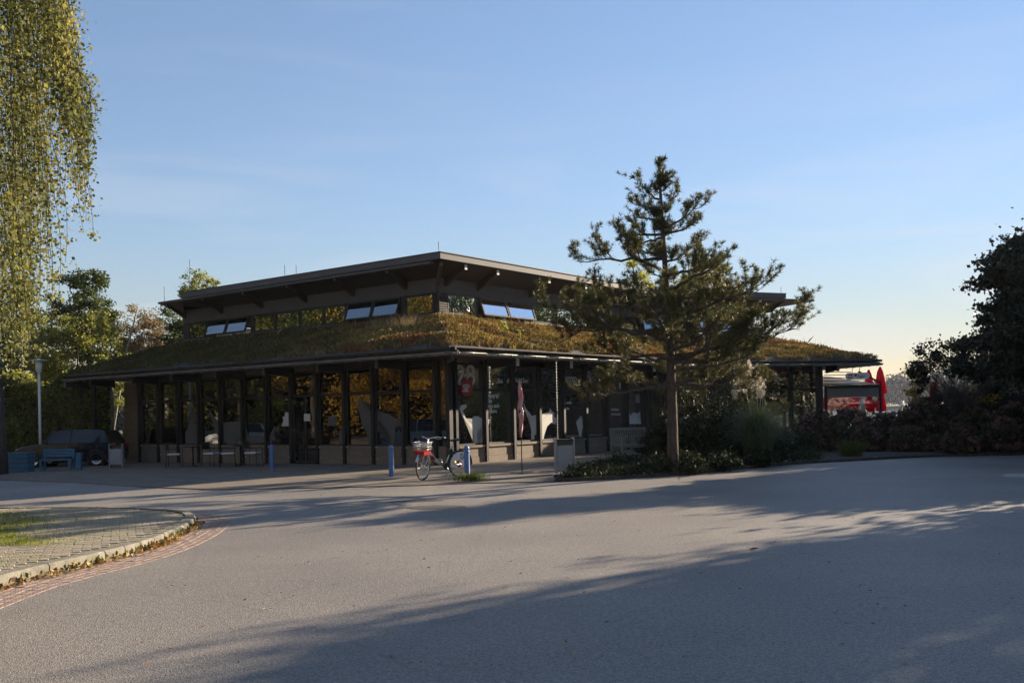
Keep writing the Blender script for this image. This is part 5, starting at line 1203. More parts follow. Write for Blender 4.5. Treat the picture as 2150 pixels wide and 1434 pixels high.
# ------------------------------------------------------------------ the pine
def pine(name,base,H,label,seed,tr=.165,spec=None,ntuft=1.0,width=1.0,low=.24):
    rg=random.Random(seed); e=empty(name,base,label=label,cat='tree'); mb=MB(); 
    pts=[];rs=[]
    for k in range(13):
        t_=k/12; pts.append((.05*math.sin(t_*5)*1.0-.12*t_,.03*math.sin(t_*7),H*t_-.1 if k==0 else H*t_)); rs.append(tr*(1-t_)**.8*(1.15 if k==0 else 1)+.012)
    mb.tube(pts,rs,12); mb.build('trunk',M['bark'],e)
    def axis(z): 
        t_=z/H; return Vector((.05*math.sin(t_*5)-.12*t_,.03*math.sin(t_*7),z))
    bm_=MB(); tufts=[]
    def tuftline(a,b,c,dens):
        n_=max(1,int((c-a).length*dens))
        for i in range(n_):
            t_=rg.uniform(.12,1.0)**.7; p=a*(1-t_)**2+b*2*t_*(1-t_)+c*t_*t_; d=(c-a).normalized(); tufts.append((p,(d+Vector((0,0,.5))).normalized()))
    def branch(z,az,L,rise,r):
        o=axis(z); d=Vector((math.cos(az),math.sin(az),0)); 
        P1=o+d*L*.35+Vector((0,0,rise*L*.05)); P2=o+d*L*.72+Vector((0,0,rise*L*.38)); P3=o+d*L+Vector((0,0,rise*L*.85))
        line=[]
        for i in range(9):
            t_=i/8; p=o*(1-t_)**3+P1*3*t_*(1-t_)**2+P2*3*t_*t_*(1-t_)+P3*t_**3; line.append(p+Vector((rg.gauss(0,.012*L),rg.gauss(0,.012*L),rg.gauss(0,.012*L))) if 0<i<8 else p)
        bm_.tube(line,[r*(1-i/8.5)+.006 for i in range(9)],6,cap=False)
        ns=int(3+L*4.5)
        for s_ in range(ns):
            t_=rg.uniform(.28 if L>1.2 else .12,1); i=min(7,int(t_*8)); q=line[i].lerp(line[i+1],t_*8-i); side=rg.choice((-1,1)); sd_=Vector((-d.y,d.x,0))*side
            ll=L*rg.uniform(.12,.30)*(1.25-t_*.7)+.16; dirn=(sd_*rg.uniform(.4,1)+d*rg.uniform(.3,1)+Vector((0,0,rg.uniform(.05,.9)))).normalized()
            mid=q+dirn*ll*.5+Vector((0,0,-.02)); end=q+dirn*ll+Vector((0,0,ll*.25)); bm_.tube([q,mid,end],[.011,.008,.005],4,cap=False)
            tuftline(q,mid,end,11*ntuft)
            for _ in range(3):
                e2=end+Vector((rg.gauss(0,.12),rg.gauss(0,.12),rg.uniform(.0,.22))); tuftline(mid,end,e2,13*ntuft)
        tuftline(line[5],line[7],P3+Vector((0,0,.15)),16*ntuft)
    if spec:
        for z,az,L,rise in spec: branch(z,R(az),L,rise,.02+.012*L)
    z=H*low
    while z<H*.93:
        f=1-(z/H); Lm=width*(.25+ 3.5*min(1,(f*1.25))**1.0*(.75+.25*rg.random()))
        if z/H>.62: Lm*=.42
        nb=rg.randint(3,5); a0=rg.uniform(0,360)
        for k in range(nb): branch(z+rg.uniform(-.12,.12),R(a0+360*k/nb+rg.uniform(-25,25)),Lm*rg.uniform(.55,1.05),rg.uniform(.15,.75) if z/H<.6 else rg.uniform(.6,1.1),.016+.009*Lm)
        z+=H*rg.uniform(.055,.085)
    # leader
    tuftline(axis(H*.9),axis(H*.95),axis(H*1.0),45); 
    for k in range(7):
        a=rg.uniform(0,6.28); q=axis(H*rg.uniform(.90,.97)); en=q+Vector((math.cos(a)*.16,math.sin(a)*.16,.30)); tuftline(q,(q+en)/2,en,35)
    bm_.build('limbs',M['bark'],e)
    # needles
    n_=len(tufts); per=13; Pp=np.repeat(np.array([p for p,_ in tufts]),per,0); Dd=np.repeat(np.array([d for _,d in tufts]),per,0)
    rg2=np.random.default_rng(seed); dv=Dd*.9+rg2.normal(size=Dd.shape)*.75; dv/=np.linalg.norm(dv,axis=1)[:,None]; sd2=np.cross(dv,rg2.normal(size=dv.shape)); sd2/=np.linalg.norm(sd2,axis=1)[:,None]
    L_=rg2.uniform(.06,.12,size=(len(dv),1)); V=np.stack([Pp-sd2*.0045,Pp+sd2*.0045,Pp+dv*L_+sd2*.003,Pp+dv*L_-sd2*.003],1).reshape(-1,3)
    link('needles',raw('needles',V,np.arange(len(V)).reshape(-1,4),M['needles']),e,kind='stuff')
    return e
pb=G(1413,992,.06); sc_=pb.y/F
def zpx(y,x=1400): return P(x,y,pb.y).z-.06
spec=[]
for y0,az,tipx,tipy in ((420,175,1358,374),(440,8,1439,388),(438,170,1348,425),(462,178,1350,455),(478,5,1489,418),(492,12,1478,462),(493,172,1313,484),(500,190,1330,530),(543,176,1229,545),(551,5,1465,515),(575,-6,1520,560),(623,-3,1560,640),(640,182,1160,650),(655,186,1165,720),(690,178,1200,690),(748,184,1225,740),(748,-4,1600,690),(752,6,1700,655),(762,-12,1650,700),(808,178,1265,795),(812,-176,1210,842),(806,-2,1500,765),(806,20,1590,820),(700,-15,1560,690),(660,-30,1520,650)):
    L=abs(tipx-1403)*sc_/max(.35,abs(math.cos(R(az)))); rise=(y0-tipy)*sc_/.85/max(.3,L); spec.append((zpx(y0),az,L,rise))
for z_,az,L in ((.42,250,2.6),(.36,285,2.4),(.5,70,2.6),(.55,300,1.9),(.34,110,2.8),(.6,230,1.7),(.47,320,2.4),(.40,215,2.8),(.66,120,1.3),(.3,330,2.2)): spec.append((8*z_,az,L,.25))
def pine_main():
    e=pine('pine_tree',(pb.x,pb.y,.06),zpx(332),'tall open pine with bare trunk in front of the pavilion',5,spec=spec,width=.27,low=.40,ntuft=1.1,tr=.13); return e
pine_main()
q=P(1492,900,31.5); pine('pine_tree',(q.x,q.y,.06),P(1462,520,31.5).z,'shorter dense pine directly behind the tall pine to its right',9,tr=.10,ntuft=1.2,width=.72,low=.14)

# ------------------------------------------------------------------ shrubs, grasses and flower mounds in the bed
def EL(px,py,Y,rx,rz,ry=None): q=P(px,py,Y); s_=Y/F; return (q.x,q.y,q.z,rx*s_,(ry or rx)*s_,rz*s_)
def shrub(px,top,base_px,Y,wpx,mat,label,seed,n=5000,size=.07,name='shrub',cat='shrub',group='dark shrubs in the planted bed'):
    z0=.06; zt=P(px,top,Y).z; q=P(px,top,Y); h=zt-z0; s_=Y/F; r=wpx*s_/2
    ells=[(q.x,q.y,z0+h*.45,r,r*.8,h*.55),(q.x-r*.35,q.y-.2,z0+h*.35,r*.6,r*.6,h*.42),(q.x+r*.4,q.y-.2,z0+h*.38,r*.6,r*.6,h*.45)]
    return leafy_tree(name,(q.x,q.y,z0),h,ells,n,size,M[mat],M['barkdark'],label,cat,group,seed,nclump=70,trunk_r=.03,stems=5,kind_part='foliage',cs=.2,shell=.35,trunkname='stems')
sh=[(1432,805,28.6,110,'shrub','dark broad shrub rising right behind the pine trunk'),(1478,842,27.2,90,'shrub','dark glossy shrub with light speckled leaves right of the pine trunk'),(1530,835,28.2,120,'shrub','dark rounded shrub left of the pampas grass'),(1590,880,27.6,130,'shrub','dark shrub at the foot of the pampas grass'),(1395,870,27.4,70,'shrub','low dark shrub left of the pine trunk beside the bench'),(1650,895,28.8,110,'shrub','dark low shrub right of the pampas grass'),(1545,775,33.5,120,'green','tall shrub half hidden behind the pampas grass under the eave'),(1450,780,32.5,110,'green','tall shrub against the glass behind the pine'),(1375,905,28.5,80,'shrub','small dark shrub at the right end of the bench')]
for k,(px,top,Y,wp,mt_,lb) in enumerate(sh): shrub(px,top,0,Y,wp,mt_,lb,30+k,n=5200)
# pampas grass
q=P(1592,930,26.0); pg=empty('pampas_grass',(q.x,q.y,.06),label='large pampas grass fountain with white plumes in front of the right wing',cat='ornamental grass')
V=[];Fq=[]; rg=random.Random(4)
for k in range(2600):
    a=rg.uniform(0,6.28); out_=rg.uniform(.25,1.25); h=rg.uniform(1.0,1.95); b0=Vector((rg.gauss(0,.12),rg.gauss(0,.12),0)); d=Vector((math.cos(a),math.sin(a),0)); sdv=Vector((-d.y,d.x,0))*.006
    P1=b0+d*out_*.25+Vector((0,0,h)); P2=b0+d*out_*1.0+Vector((0,0,h*rg.uniform(.35,.9))); base_i=len(V)
    for i in range(5):
        t_=i/4; p=b0*(1-t_)**2+P1*2*t_*(1-t_)+P2*t_*t_; w_=1-t_*.8; V+= [p-sdv*w_,p+sdv*w_]
    for i in range(4): Fq.append((base_i+2*i,base_i+2*i+1,base_i+2*i+3,base_i+2*i+2))
link('blades',raw('blades',np.array([tuple(v) for v in V]),np.array(Fq),M['pampas']),pg,kind='stuff')
for k,(px,py) in enumerate(((1550,792),(1560,775),(1572,757),(1581,772),(1588,768),(1597,790),(1565,795),(1540,806),(1590,805),(1577,790),(1602,803))):
    t_=P(px,py,26.0+rg.uniform(-.25,.25)); o=t_-Vector((q.x,q.y,.06)); pts=[]
    L=.40
    for i in range(300):
        u_=rg.random(); w_=.09*math.sin(math.pi*min(1,u_*.9+.12))**.8; a=rg.uniform(0,6.28); pts.append((o.x+math.cos(a)*w_*rg.random()**.5+ .08*(1-u_)*math.sin(k),o.y+math.sin(a)*w_*rg.random()**.5,o.z-L*(1-u_)))
    V,Fq=leaves(np.array(pts),.05,.26,droop=-.5,seed=k); link('plume',raw('plume',V,Fq,M['plume']),pg)
    mb=MB(); mb.tube([(o.x*.15,o.y*.15,0),(o.x*.6,o.y*.6,o.z*.6),(o.x,o.y,o.z-.3)],.006,4); mb.build('stalk',M['pampas'],pg)
# hydrangea mounds
def hydrangea(px,top,base_py,wpx,label,seed,Y=None,bloom='bloom'):
    q=G(px,base_py,.07) if Y is None else P(px,base_py,Y); Y=q.y; zt=P(px,top,Y).z; z0=.07; h=max(.3,zt-z0); r=wpx*Y/F/2; rg=random.Random(seed)
    e=empty('hydrangea_bush',(q.x,q.y,z0),label=label,cat='hydrangea',group='faded hydrangea mounds in the planted bed')
    pts=clump_points([(0,0,h*.42,r*.95,r*.9,h*.52)],int(2200+1500*r),seed,60,.6,.16); pts[:,2]=np.maximum(pts[:,2],.03); V,Fq=leaves(pts,.12,.75,.2,seed=seed); link('foliage',raw('foliage',V,Fq,M['hydleaf']),e)
    nb=int(70+110*r); bl_=[]; P_=[]
    for k in range(nb):
        a=rg.uniform(0,6.28); ph=math.asin(rg.uniform(.02,1)); c_=Vector((math.cos(a)*math.cos(ph)*r,math.sin(a)*math.cos(ph)*r*.95,h*.12+math.sin(ph)*h*.85))*rg.uniform(.93,1.05); rr_=rg.uniform(.06,.095)
        n_=26; d=np.random.default_rng(seed*100+k).normal(size=(n_,3)); d/=np.linalg.norm(d,axis=1)[:,None]; P_.append(np.array(c_)+d*rr_*np.array([1,1,.8]))
    P_=np.concatenate(P_); V,Fq=leaves(P_,.045,.95,0,seed=seed+1); link('blooms',raw('blooms',V,Fq,M[bloom]),e,kind='stuff')
    mb=MB()
    for k in range(7): a=k*.9; mb.tube([(math.cos(a)*.05,math.sin(a)*.05,0),(math.cos(a)*r*.5,math.sin(a)*r*.5,h*.6)],.01,4)
    mb.build('stems',M['barkdark'],e)
hy=[(1935,842,944,118,'big hydrangea mound with dusty brown heads right of the lake gap'),(1915,896,948,84,'low hydrangea mound at the front below the big left mound'),(2016,893,951,76,'small round hydrangea mound in front with purplish heads'),(2048,855,946,92,'reddish brown hydrangea mound second from the right'),(2125,846,944,92,'purplish hydrangea mound at the right edge of the picture'),(2105,880,949,80,'hydrangea mound low at the right edge in front'),(1860,866,938,70,'dark hydrangea mound below the open lake gap'),(1816,896,948,72,'round leafy hydrangea mound in front of the wind screen'),(1787,855,936,92,'hydrangea mound with reddish leaves under the oval sign'),(1712,864,948,90,'dark hydrangea mound left of the wind screen'),(1752,880,944,60,'dark hydrangea mound between two larger ones below the wind screen'),(2210,860,948,110,'hydrangea mound just beyond the right edge'),(1985,868,940,70,'hydrangea mound between the big left one and the reddish one')]
for k,(a,b,c,d,lb) in enumerate(hy): hydrangea(a,b,c,d,lb,60+k)
# clipped dark hedge behind the mounds
hp=P(2040,832,35.0)
pts=[]
for _ in range(26000):
    x_=random.uniform(-2.1,3.6); y_=random.uniform(-.6,.6); z_=random.random()**.5*(hp.z-.08); k=random.random()
    if k<.5: z_=(hp.z-.08)+random.uniform(-.06,.03)+(-.5*max(0,(-x_-1.5))**2)
    elif k<.85: y_=-.6+random.uniform(-.05,.05)
    pts.append((x_,y_,z_))
e=empty('clipped_hedge',(hp.x,hp.y,.06),label='dark clipped hedge behind the hydrangea mounds at the right',cat='hedge'); V,Fq=leaves(np.array(pts),.06,.7,seed=8); link('foliage',raw('foliage',V,Fq,M['magnolia']),e)
mb=MB(); mb.box((.75,0,(hp.z-.3)/2),(5.5,.9,hp.z-.35)); mb.build('twig_core',M['soil'],e)
# ground cover
gc=[]
while len(gc)<15000:
    px=random.uniform(1165,1720); py=random.uniform(944,1012); q=G(px,py,.07)
    if not inside(q.x,q.y,bedpoly): continue
    gc.append((q.x,q.y,.07+random.uniform(.0,.22)*(1 if py<1000-(px-1165)*.02 else .35)))
V,Fq=leaves(np.array(gc),.075,.65,0,seed=77); link('ground_cover',raw('ground_cover',V,Fq,M['shrub']),kind='stuff')
gp=[(g[0],g[1],.07) for g in gc[:2500]]; blades('bed_grass',gp,.2,.012,M['shrub'],15,.9,kind='stuff')
for px,py,hh,lb,mt_ in ((1786,957,.42,'fine tufted grass clump at the front of the planted bed',"grass"),(1704,962,.2,'pale variegated low plant at the bed edge','pampas')):
    q=G(px,py,.08); tag(blades('grass_clump',[(q.x+random.gauss(0,.13),q.y+random.gauss(0,.13),.08) for _ in range(900)],hh,.011,M[mt_],int(px),1.0),lb,'grass clump')
for k,(px,py,hh,wd_,lb) in enumerate(((1385,992,.5,60,'low dark shrub just left of the pine foot'),(1445,990,.55,80,'low dark shrub just right of the pine foot'),(1520,984,.5,90,'low shrub near the road right of the pine'),(1600,976,.5,80,'low shrub near the road in front of the pampas grass'),(1300,985,.42,80,'low shrub between bench and pine at the front of the bed'))):
    q=G(px,py,.07); r_=wd_*q.y/F/2; leafy_tree('low_shrub',(q.x,q.y,.06),hh,[(q.x,q.y,hh*.5,r_,r_*.7,hh*.5)],1500,.06,M['shrub'],M['barkdark'],lb,'shrub','low shrubs at the front of the bed',seed=300+k,nclump=30,trunk_r=.015,stems=4,kind_part='foliage',cs=.25,shell=.3,trunkname='stems',branches=False)
# fallen leaves and litter on the mulch, the kerb and the road
lf=[]
for _ in range(1500):
    px=random.uniform(1160,2150); q=G(px,random.uniform(955,1000),.08)
    if inside(q.x,q.y,bedpoly): lf.append((q.x,q.y,.085+random.uniform(0,.015)))
for k in range(5,len(sel)-5):
    p=sel[k]
    if p.y>14.6 or p.x<-8 or p.y<6.5: continue
    tg=tang(sel,k); nr=Vector((tg.y,-tg.x)); dens=int(8+12*max(0,math.sin(k*.35)+math.sin(k*.13)))
    for _ in range(dens): o_=abs(random.gauss(0,.055))+.02; q=p+nr*o_+tg*random.uniform(-.05,.05); lf.append((q.x,q.y,.012+random.uniform(0,.05)*max(0,1-o_*9)))
V,Fq=leaves(np.array(lf),.055,.8,0.0,seed=21); V[:,2]=np.maximum(V[:,2],.011); link('fallen_leaves',raw('fallen_leaves',V,Fq,M['deadleaf']),kind='stuff')
lf=[]
for _ in range(420):
    px=random.uniform(300,2150); q=G(px,random.uniform(1020,1400)); lf.append((q.x,q.y,.012))
for _ in range(60): q=G(random.uniform(450,1300),random.uniform(1020,1120)); lf.append((q.x,q.y,.012))
V,Fq=leaves(np.array(lf),.04,.5,0,seed=22); V[:,2]=.008+np.abs(V[:,2]-.012)*.35; link('road_litter',raw('road_litter',V,Fq,M['deadleaf']),kind='stuff')
q=G(1583,1154); mb=MB(); mb.tube([(q.x-.05,q.y,.012),(q.x,q.y+.01,.016),(q.x+.05,q.y,.02)],[.004,.012,.004],5); tag(mb.build('twig',M['barkdark']),'small dark twig lying alone on the road at the right','twig')
# grass and weeds on the island
gp=[]
for _ in range(30000):
    px_=random.uniform(-500,330); q=G(px_,random.uniform(1078,1150),.1)
    if random.random()>math.exp(-max(0,px_-35-25*math.sin(q.y*2.3))/38.0): continue
    if inside(q.x,q.y,ipoly) and random.random()<smooth(10.6,12.2,q.y+.4*math.sin(q.x*3)): gp.append((q.x,q.y,.11))
for _ in range(2600):
    q=G(random.uniform(-300,410),random.uniform(1080,1240),.1)
    if inside(q.x,q.y,ipoly) and (math.sin(q.x*4.3)+math.sin(q.y*3.1+q.x))>0.75: gp.append((q.x,q.y,.11))
blades('island_grass',gp,.05,.008,M['sunlit_grass'],33,1.0,kind='stuff')
gp=[]
for k in range(5,len(sel)-5):
    p=sel[k]
    if p.y>14.6 or p.x<-8 or p.y<6.5: continue
    tg=tang(sel,k); nr=Vector((tg.y,-tg.x))
    if math.sin(k*.61)+math.sin(k*.23+1)>1.0 or p.x>-4.9:
        for _ in range(2): q=p+nr*abs(random.gauss(.03,.03)); gp.append((q.x,q.y,.01,))
V,Fq=leaves(np.array(gp)+np.array([0,0,.03]),.07,.5,-.8,seed=5); link('kerb_weeds',raw('kerb_weeds',V,Fq,M['grass']),kind='stuff')

# ------------------------------------------------------------------ the weeping birch at the left
def birch():
    bx,by=-10.25,13.2; e=empty('weeping_birch',(bx,by,.1),label='tall weeping birch with hanging leafy strands filling the left edge',cat='tree')
    mb=MB(); mb.tube([(0,0,0),(.05,0,2),(.0,.1,5),(.1,.0,9),(.2,0,16)],[.24,.2,.17,.12,.04],12); mb.build('trunk',M['birchbark'],e)
    env=[(-900,800),(0,835),(35,800),(48,790),(60,740),(110,735),(122,690),(160,690),(185,640),(198,560),(206,500),(215,330),(226,300)]
    topenv=[(-900,-900),(150,-900),(185,-400),(200,60),(212,120),(228,170)]
    rg=random.Random(3); rg2=np.random.default_rng(3); pts=[]; tw=MB()
    def interp(tb,x):
        for (a,ya),(b,yb) in zip(tb[:-1],tb[1:]):
            if a<=x<=b: return ya+(yb-ya)*(x-a)/(b-a)
        return tb[0][1] if x<tb[0][0] else tb[-1][1]
    ns=0
    bun=[]
    for _ in range(185):
        a=rg.uniform(0,6.28); rr_=4.9*math.sqrt(rg.random()); bun.append((a,rr_,rg.uniform(-2.2,.2)))
    for s_ in range(2300):
        a,rr_,dzb=bun[s_%185]; X=bx+math.cos(a)*rr_*1.05+rg.gauss(0,.13); Y=by+math.sin(a)*rr_*.8+rg.gauss(0,.13)
        px=HX+F*X/Y+14
        if px>226: continue
        zb=P(max(px,-900),interp(env,px),Y).z+abs(rg.gauss(0,.35))-dzb*.8 ; ztp=P(px,interp(topenv,px),Y).z
        zcap=16.5-rr_*1.3
        ztop=min(zcap,ztp if px>150 else zcap) - rg.uniform(0,.4)
        if px<-60: zb=max(zb,rg.uniform(1.8,4.5))
        if ztop-zb<.4: continue
        edge=px>150
        if edge and (s_*7)%10<1: continue
        z=ztop
        L=min(ztop-zb, rg.uniform(1.6,5.0)); z0=rg.uniform(zb,ztop-L) if rg.random()<.65 else zb
        if edge:
            L=min(ztop-zb,rg.uniform(1.2,4.2)); z0=zb+(ztop-L-zb)*((math.sin((s_%185)*12.9898)*43758.5)%1.0)
        ph=rg.uniform(0,6); amp=rg.uniform(.03,.10); line=[]
        for k in range(9):
            t_=k/8; line.append(Vector((X+amp*math.sin(ph+t_*4)+.25*(t_**2)*math.cos(a)*-1,Y+amp*math.cos(ph+t_*3),z0+L*t_)))
        tw.tube([l_-Vector((bx,by,.1)) for l_ in line],[.003+.004*k/8 for k in range(9)],3,cap=False)
        n_=int(L*48)
        for _ in range(n_):
            t_=rg.random(); k=min(7,int(t_*8)); q=line[k].lerp(line[k+1],t_*8-k); sp_r=.045+.08*t_; pts.append((q.x+rg.gauss(0,sp_r),q.y+rg.gauss(0,sp_r),q.z+rg.gauss(0,.04)))
    pts=np.array(pts)-np.array([bx,by,.1]); V,Fq=leaves(pts,.05,.85,.9,seed=31,jit=.5); link('leaves',raw('leaves',V,Fq,M['birch']),e,kind='stuff')
    for k in range(34):
        a=rg.uniform(0,6.28); z=rg.uniform(3.5,14.5); L=rg.uniform(2.0,5.2)*(1-.03*z); tw.tube([(0,0,z),(math.cos(a)*L*.5,math.sin(a)*L*.4,z+.9),(math.cos(a)*L,math.sin(a)*L*.8,z+.5)],[.05,.03,.01],6,cap=False)
    tw.build('branches',M['barkdark'],e); print('birch leaves',len(pts))
birch()
# dark trunk at the far left edge
q=P(3,985,33.5); leafy_tree('roadside_tree',(q.x,q.y,-.25),9,[(q.x-2.5,q.y,7.5,3.2,3,2.5)],7000,.12,M['green'],M['barkdark'],'dark straight tree trunk cut by the left edge of the picture',seed=90,trunk_r=.2)
# trees and hedge behind the pavilion
TR=[('broadleaf_tree',(190,880,50),[EL(190,620,50,48,60),EL(225,660,50,32,50),EL(150,640,50,45,60),EL(205,720,50,60,60)],15000,.13,'green','dark green tree with layered crown rising left of the roof'),
 ('willow_shrub',(170,900,46),[EL(170,760,46,90,90),EL(110,720,46,60,70),EL(230,790,46,45,70),EL(190,690,46,50,40)],20000,.10,'olive','dense olive green bushy tree behind the street lamp'),
 ('broadleaf_tree',(40,900,48),[EL(60,720,48,80,110),EL(10,650,48,60,90)],12000,.12,'green','dark tree mass behind the hanging birch strands'),
 ('thin_tree',(258,860,47.5),[EL(290,690,47.5,48,55),EL(312,700,47.5,40,50),EL(270,730,47.5,34,50)],7000,.09,'brownleaf','brown thin half dead tree with a pale leaning trunk'),
 ('broadleaf_tree',(360,860,49),[EL(360,705,49,50,62),EL(395,700,49,30,50),EL(330,740,49,35,45)],11000,.11,'green','green tree touching the left end of the roof'),
 ('broadleaf_tree',(420,860,60),[EL(420,598,60,38,30),EL(443,606,60,22,20),EL(395,608,60,20,20),EL(420,680,60,60,60)],6000,.13,'olive','tree top peeping over the left part of the upper roof'),
 ('willow_tree',(1480,860,64),[EL(1470,600,64,60,56),EL(1508,600,64,30,45),EL(1345,590,64,36,56),EL(1440,680,64,110,80)],17000,.14,'willow','yellow green weeping willow behind the pavilion right of the pine'),
 ('golden_bush',(1350,870,58),[EL(1350,820,58,40,60),EL(1330,800,58,40,50),EL(1420,820,58,60,60)],7000,.12,'golden','golden bush seen through both glass walls left of the pine trunk')]
for k,(nm,bp_,el,n_,sz,mt_,lb) in enumerate(TR):
    q=P(*bp_); leafy_tree(nm,(q.x,q.y,-.3),max(e_[2] for e_ in el)-.3,el,n_,sz,M[mt_],M['barkdark'],lb,seed=100+k,trunk_r=.13 if nm!='thin_tree' else .07,nclump=110,cs=.15,shell=.35)
# pale leaning trunk of the thin tree
q0_=P(262,752,47); q1_=P(288,650,47); mb=MB(); mb.tube([(q0_.x-.9,q0_.y,-.3),(q0_.x,q0_.y,q0_.z),(q1_.x,q1_.y,q1_.z),(q1_.x+.05,q1_.y,q1_.z+.2)],[.07,.06,.03,.012],7); tag(mb.build('leaning_trunk',M['birchbark']),'pale leaning birch trunk standing in the brown thicket','tree trunk')
# ivy hedge
def hedge(name,a,b,h,th,n,size,mat,label,seed,z0=-.3,step=0):
    a=Vector(a);b=Vector(b);d=(b-a);L=d.length;d.normalize();nn_=Vector((-d.y,d.x)); rg=np.random.default_rng(seed); e=empty(name,(a.x,a.y,z0),label=label,cat='hedge')
    s_=rg.uniform(0,L,n); k=rg.uniform(size=n); hh=h*(1+.10*np.sin(s_*1.3+seed)+.05*np.sin(s_*3.7)); z=rg.uniform(0,1,n)*hh; o_=rg.normal(0,.12,n)+np.where(k<.8,-th/2,0)+.18*np.sin(s_*2.1+z*2.3)
    top=k>.8; z=np.where(top,hh+rg.normal(0,.1,n),z); o_=np.where(top,rg.uniform(-th/2,th/2,n),o_)
    pts=np.stack([d.x*s_+nn_.x*o_,d.y*s_+nn_.y*o_,z],1); V,Fq=leaves(pts,size,.85,.5,seed=seed); link('foliage',raw('foliage',V,Fq,mat),e)
    mb=MB(); c_=(a+b)/2-a; fr=Frame((0,0),d,nn_); fr.box(mb,0,L,0,h*.88,-th*.30,th*.30); mb.build('twig_core',M['soil'],e); return e
a=P(-140,900,41.5); b=P(236,900,42.5); hedge('ivy_hedge',(a.x,a.y),(b.x,b.y),P(150,790,42).z+.3,1.0,26000,.12,M['olive'],'tall leafy ivy hedge behind the dark car left of the pavilion',5)
# the dark tree at the right edge and the bush beside it
el=[EL(2130,555,27,62,70,60),EL(2095,590,27,48,75,50),EL(2180,560,27,90,95,80),EL(2120,680,27,70,75,70),EL(2200,700,27,110,110,90),EL(2060,720,27,60,35,50),EL(2090,770,27,80,40,60)]
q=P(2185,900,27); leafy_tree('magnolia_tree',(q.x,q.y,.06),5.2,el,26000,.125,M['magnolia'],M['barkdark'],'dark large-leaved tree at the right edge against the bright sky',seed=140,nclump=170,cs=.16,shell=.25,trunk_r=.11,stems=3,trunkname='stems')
el=[EL(1985,745,31,55,38,40),EL(1940,760,31,42,38,40),EL(2050,750,31,70,45,45),EL(1925,800,31,25,34,25),EL(2100,790,31,60,45,40)]
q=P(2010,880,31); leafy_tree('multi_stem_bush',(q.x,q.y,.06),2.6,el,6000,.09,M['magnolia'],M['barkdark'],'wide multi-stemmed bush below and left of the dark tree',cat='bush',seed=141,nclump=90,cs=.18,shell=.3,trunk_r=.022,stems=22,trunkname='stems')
el=[EL(1915,800,32,14,30,14),EL(1930,830,32,20,20,14),EL(2060,825,32,50,16,20)]
q=P(1935,880,32); leafy_tree('yellow_leaf_shrub',(q.x,q.y,.06),1.8,el,1500,.075,M['golden'],M['barkdark'],'thin shrub with sunlit yellow leaves at the left side of the bush',cat='shrub',seed=142,nclump=30,cs=.3,shell=.3,trunk_r=.012,stems=8,trunkname='stems')
# trees standing beyond the right edge, their shadows fall across the road
SH=[(16.5,19.1,2.1,7.5),(18.5,16.5,2.4,8),(20.5,13.9,2.4,8),(22.6,11.3,2.4,8),(24.6,8.7,2.4,8),(19.3,21.0,2.2,8.6),(21.5,38.5,2.3,7.8),(26.5,41.5,2.8,9),(18.6,30.2,2.0,5.2),(31,37,3,10),(33,42,3,10.5),(31.5,47,3,10.5),(31,52.5,2.5,13),(21.5,18.4,2.5,9),(23.4,15.9,2.5,9),(25.5,13.3,2.5,9),(19,27.5,2,6.2),(14.9,23.0,2.0,3.9)]
for k,(x_,y_,r_,h_) in enumerate(SH):
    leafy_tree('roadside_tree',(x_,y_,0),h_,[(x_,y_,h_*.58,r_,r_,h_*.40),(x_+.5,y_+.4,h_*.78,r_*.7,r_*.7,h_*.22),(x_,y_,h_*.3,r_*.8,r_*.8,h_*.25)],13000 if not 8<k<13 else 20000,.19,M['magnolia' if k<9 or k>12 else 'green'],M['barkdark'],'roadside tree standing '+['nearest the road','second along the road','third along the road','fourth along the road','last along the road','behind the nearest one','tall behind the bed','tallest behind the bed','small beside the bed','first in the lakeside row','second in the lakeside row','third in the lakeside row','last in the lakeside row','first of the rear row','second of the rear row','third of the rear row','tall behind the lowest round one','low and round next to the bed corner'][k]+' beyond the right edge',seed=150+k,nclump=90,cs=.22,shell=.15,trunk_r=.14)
hedge('boundary_hedge',(32,31),(27.5,56),5.0,1.6,30000,.2,M['shrub'],'tall dark boundary hedge beyond the right edge, mirrored in the right windows',12,z0=-.1)
for k in range(9):  # added unseen trees: darken the wing reflections, block sky fill from behind
    x_=-34+8.5*k+1.5*math.sin(k*2.1); y_=-17-2.5*math.sin(k*1.4); h_=12+1.5*math.sin(k*2.7)
    leafy_tree('added_tree',(x_,y_,0),h_,[(x_,y_,h_*.58,3.8,3.4,h_*.40),(x_+1,y_,h_*.3,3.2,2.8,h_*.27)],6500,.24,M['green'],M['barkdark'],'broad tree added behind the camera, %s from the left'%'first second third fourth fifth sixth seventh eighth ninth'.split()[k],group='trees added behind the camera',seed=210+k,nclump=70,cs=.22,shell=.3,trunk_r=.18)
for k in range(6):  # added unseen trees: keep bright sky out of the wing panes' reflection
    x_=41+2*math.sin(k*2.2); y_=30-8.5*k; h_=11+1.5*math.sin(k*1.7)
    leafy_tree('added_tree',(x_,y_,0),h_,[(x_,y_,h_*.58,3.4,3.9,h_*.40),(x_,y_+1,h_*.28,2.9,3.6,h_*.26)],9000,.24,M['green'],M['barkdark'],'broad tree added right of the camera, %s from the lake'%'first second third fourth fifth sixth'.split()[k],group='trees added right of the camera',seed=240+k,nclump=70,cs=.22,shell=.3,trunk_r=.18)
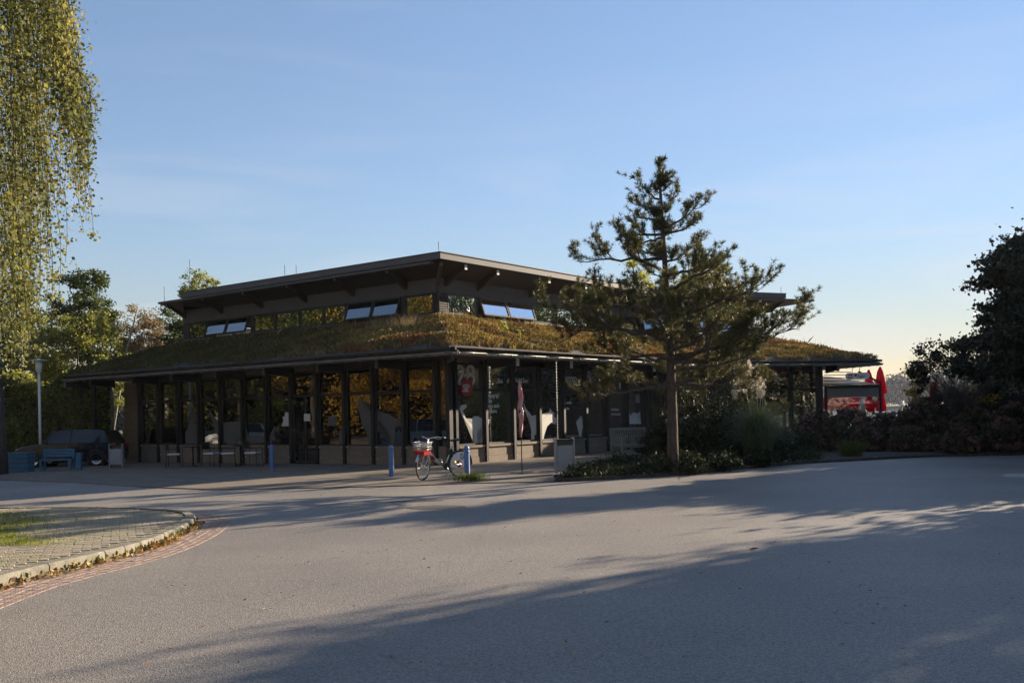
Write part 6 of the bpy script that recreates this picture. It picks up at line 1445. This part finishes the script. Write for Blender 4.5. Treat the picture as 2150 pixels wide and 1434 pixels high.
# row of golden trees left of the picture, mirrored in the glass
for k in range(11):
    x_=-43-2.5*math.sin(k*1.9); y_=2+4.9*k; r_=3.3+.5*math.sin(k*2.3); h_=20+1.6*math.sin(k*1.3)
    leafy_tree('autumn_tree',(x_,y_,-.3),h_,[(x_,y_,h_*.6,r_,r_,h_*.40),(x_+1,y_-1,h_*.30,r_*.9,r_*.9,h_*.3)],18000,.19,M['golden' if k in(0,2,3,4,5,6) else ('green' if k in(7,9,1) else 'olive')],M['barkdark' if k%4 else 'birchbark'],'autumn tree in the row beyond the left edge, number %s from the camera side'%('first second third fourth fifth sixth seventh eighth ninth tenth eleventh'.split()[k]),group='autumn trees left of the road',seed=170+k,nclump=80,cs=.2,shell=.35,trunk_r=.16)
# far shore woodland
pts=[];rg2=np.random.default_rng(9)
for k in range(420):
    x_=rg2.uniform(60,620); y_=562+rg2.uniform(0,50); hh=(rg2.uniform(16,21) if x_>215 else rg2.uniform(12,16))+2*math.sin(x_*.05); n_=420; d=rg2.normal(size=(n_,3)); d/=np.linalg.norm(d,axis=1)[:,None]; c_=np.array([x_,y_,hh*.55]); pts.append(c_+d*np.array([6,6,hh*.48])*rg2.uniform(.75,1.03,size=(n_,1)))
pts=np.concatenate(pts); V,Fq=leaves(pts,1.25,.8,0,seed=4); link('far_woodland',raw('far_woodland',V,Fq,M['farwood']),kind='stuff')
pts=[]
for k in range(260):
    x_=rg2.uniform(-200,-60) if k<170 else rg2.uniform(-60,20); y_=rg2.uniform(60,130) if k<170 else rg2.uniform(110,150); hh=rg2.uniform(9,13) if k<170 else rg2.uniform(6,9) ; n_=300; d=rg2.normal(size=(n_,3)); d/=np.linalg.norm(d,axis=1)[:,None]; pts.append(np.array([x_,y_,hh*.5])+d*np.array([4,4,hh*.5])*rg2.uniform(.8,1.03,size=(n_,1)))
for k in range(150):
    x_=rg2.uniform(-80,-58); y_=rg2.uniform(-15,80); hh=rg2.uniform(13,18); n_=420; d=rg2.normal(size=(n_,3)); d/=np.linalg.norm(d,axis=1)[:,None]; pts.append(np.array([x_,y_,hh*.5])+d*np.array([4,4,hh*.5])*rg2.uniform(.8,1.03,size=(n_,1)))
pts=np.concatenate(pts); V,Fq=leaves(pts,.7,.8,0,seed=5); link('background_woodland',raw('background_woodland',V,Fq,M['farwood']),kind='stuff')
# ------------------------------------------------------------------ haze over the lake
hz=MB(); hz.box((150,340,12),(1900,900,32)); me=hz.mesh('haze',M['white']); me.materials.clear()
m,t=newmat('haze_air'); n=t.nodes.new; o=n('ShaderNodeOutputMaterial'); pv_=n('ShaderNodeVolumePrincipled'); pv_.inputs['Density'].default_value=.00014; pv_.inputs['Color'].default_value=(.82,.88,1,1); pv_.inputs['Anisotropy'].default_value=.2
t.links.new(pv_.outputs[0],o.inputs['Volume']); me.materials.append(m); link('haze',me,kind='stuff')
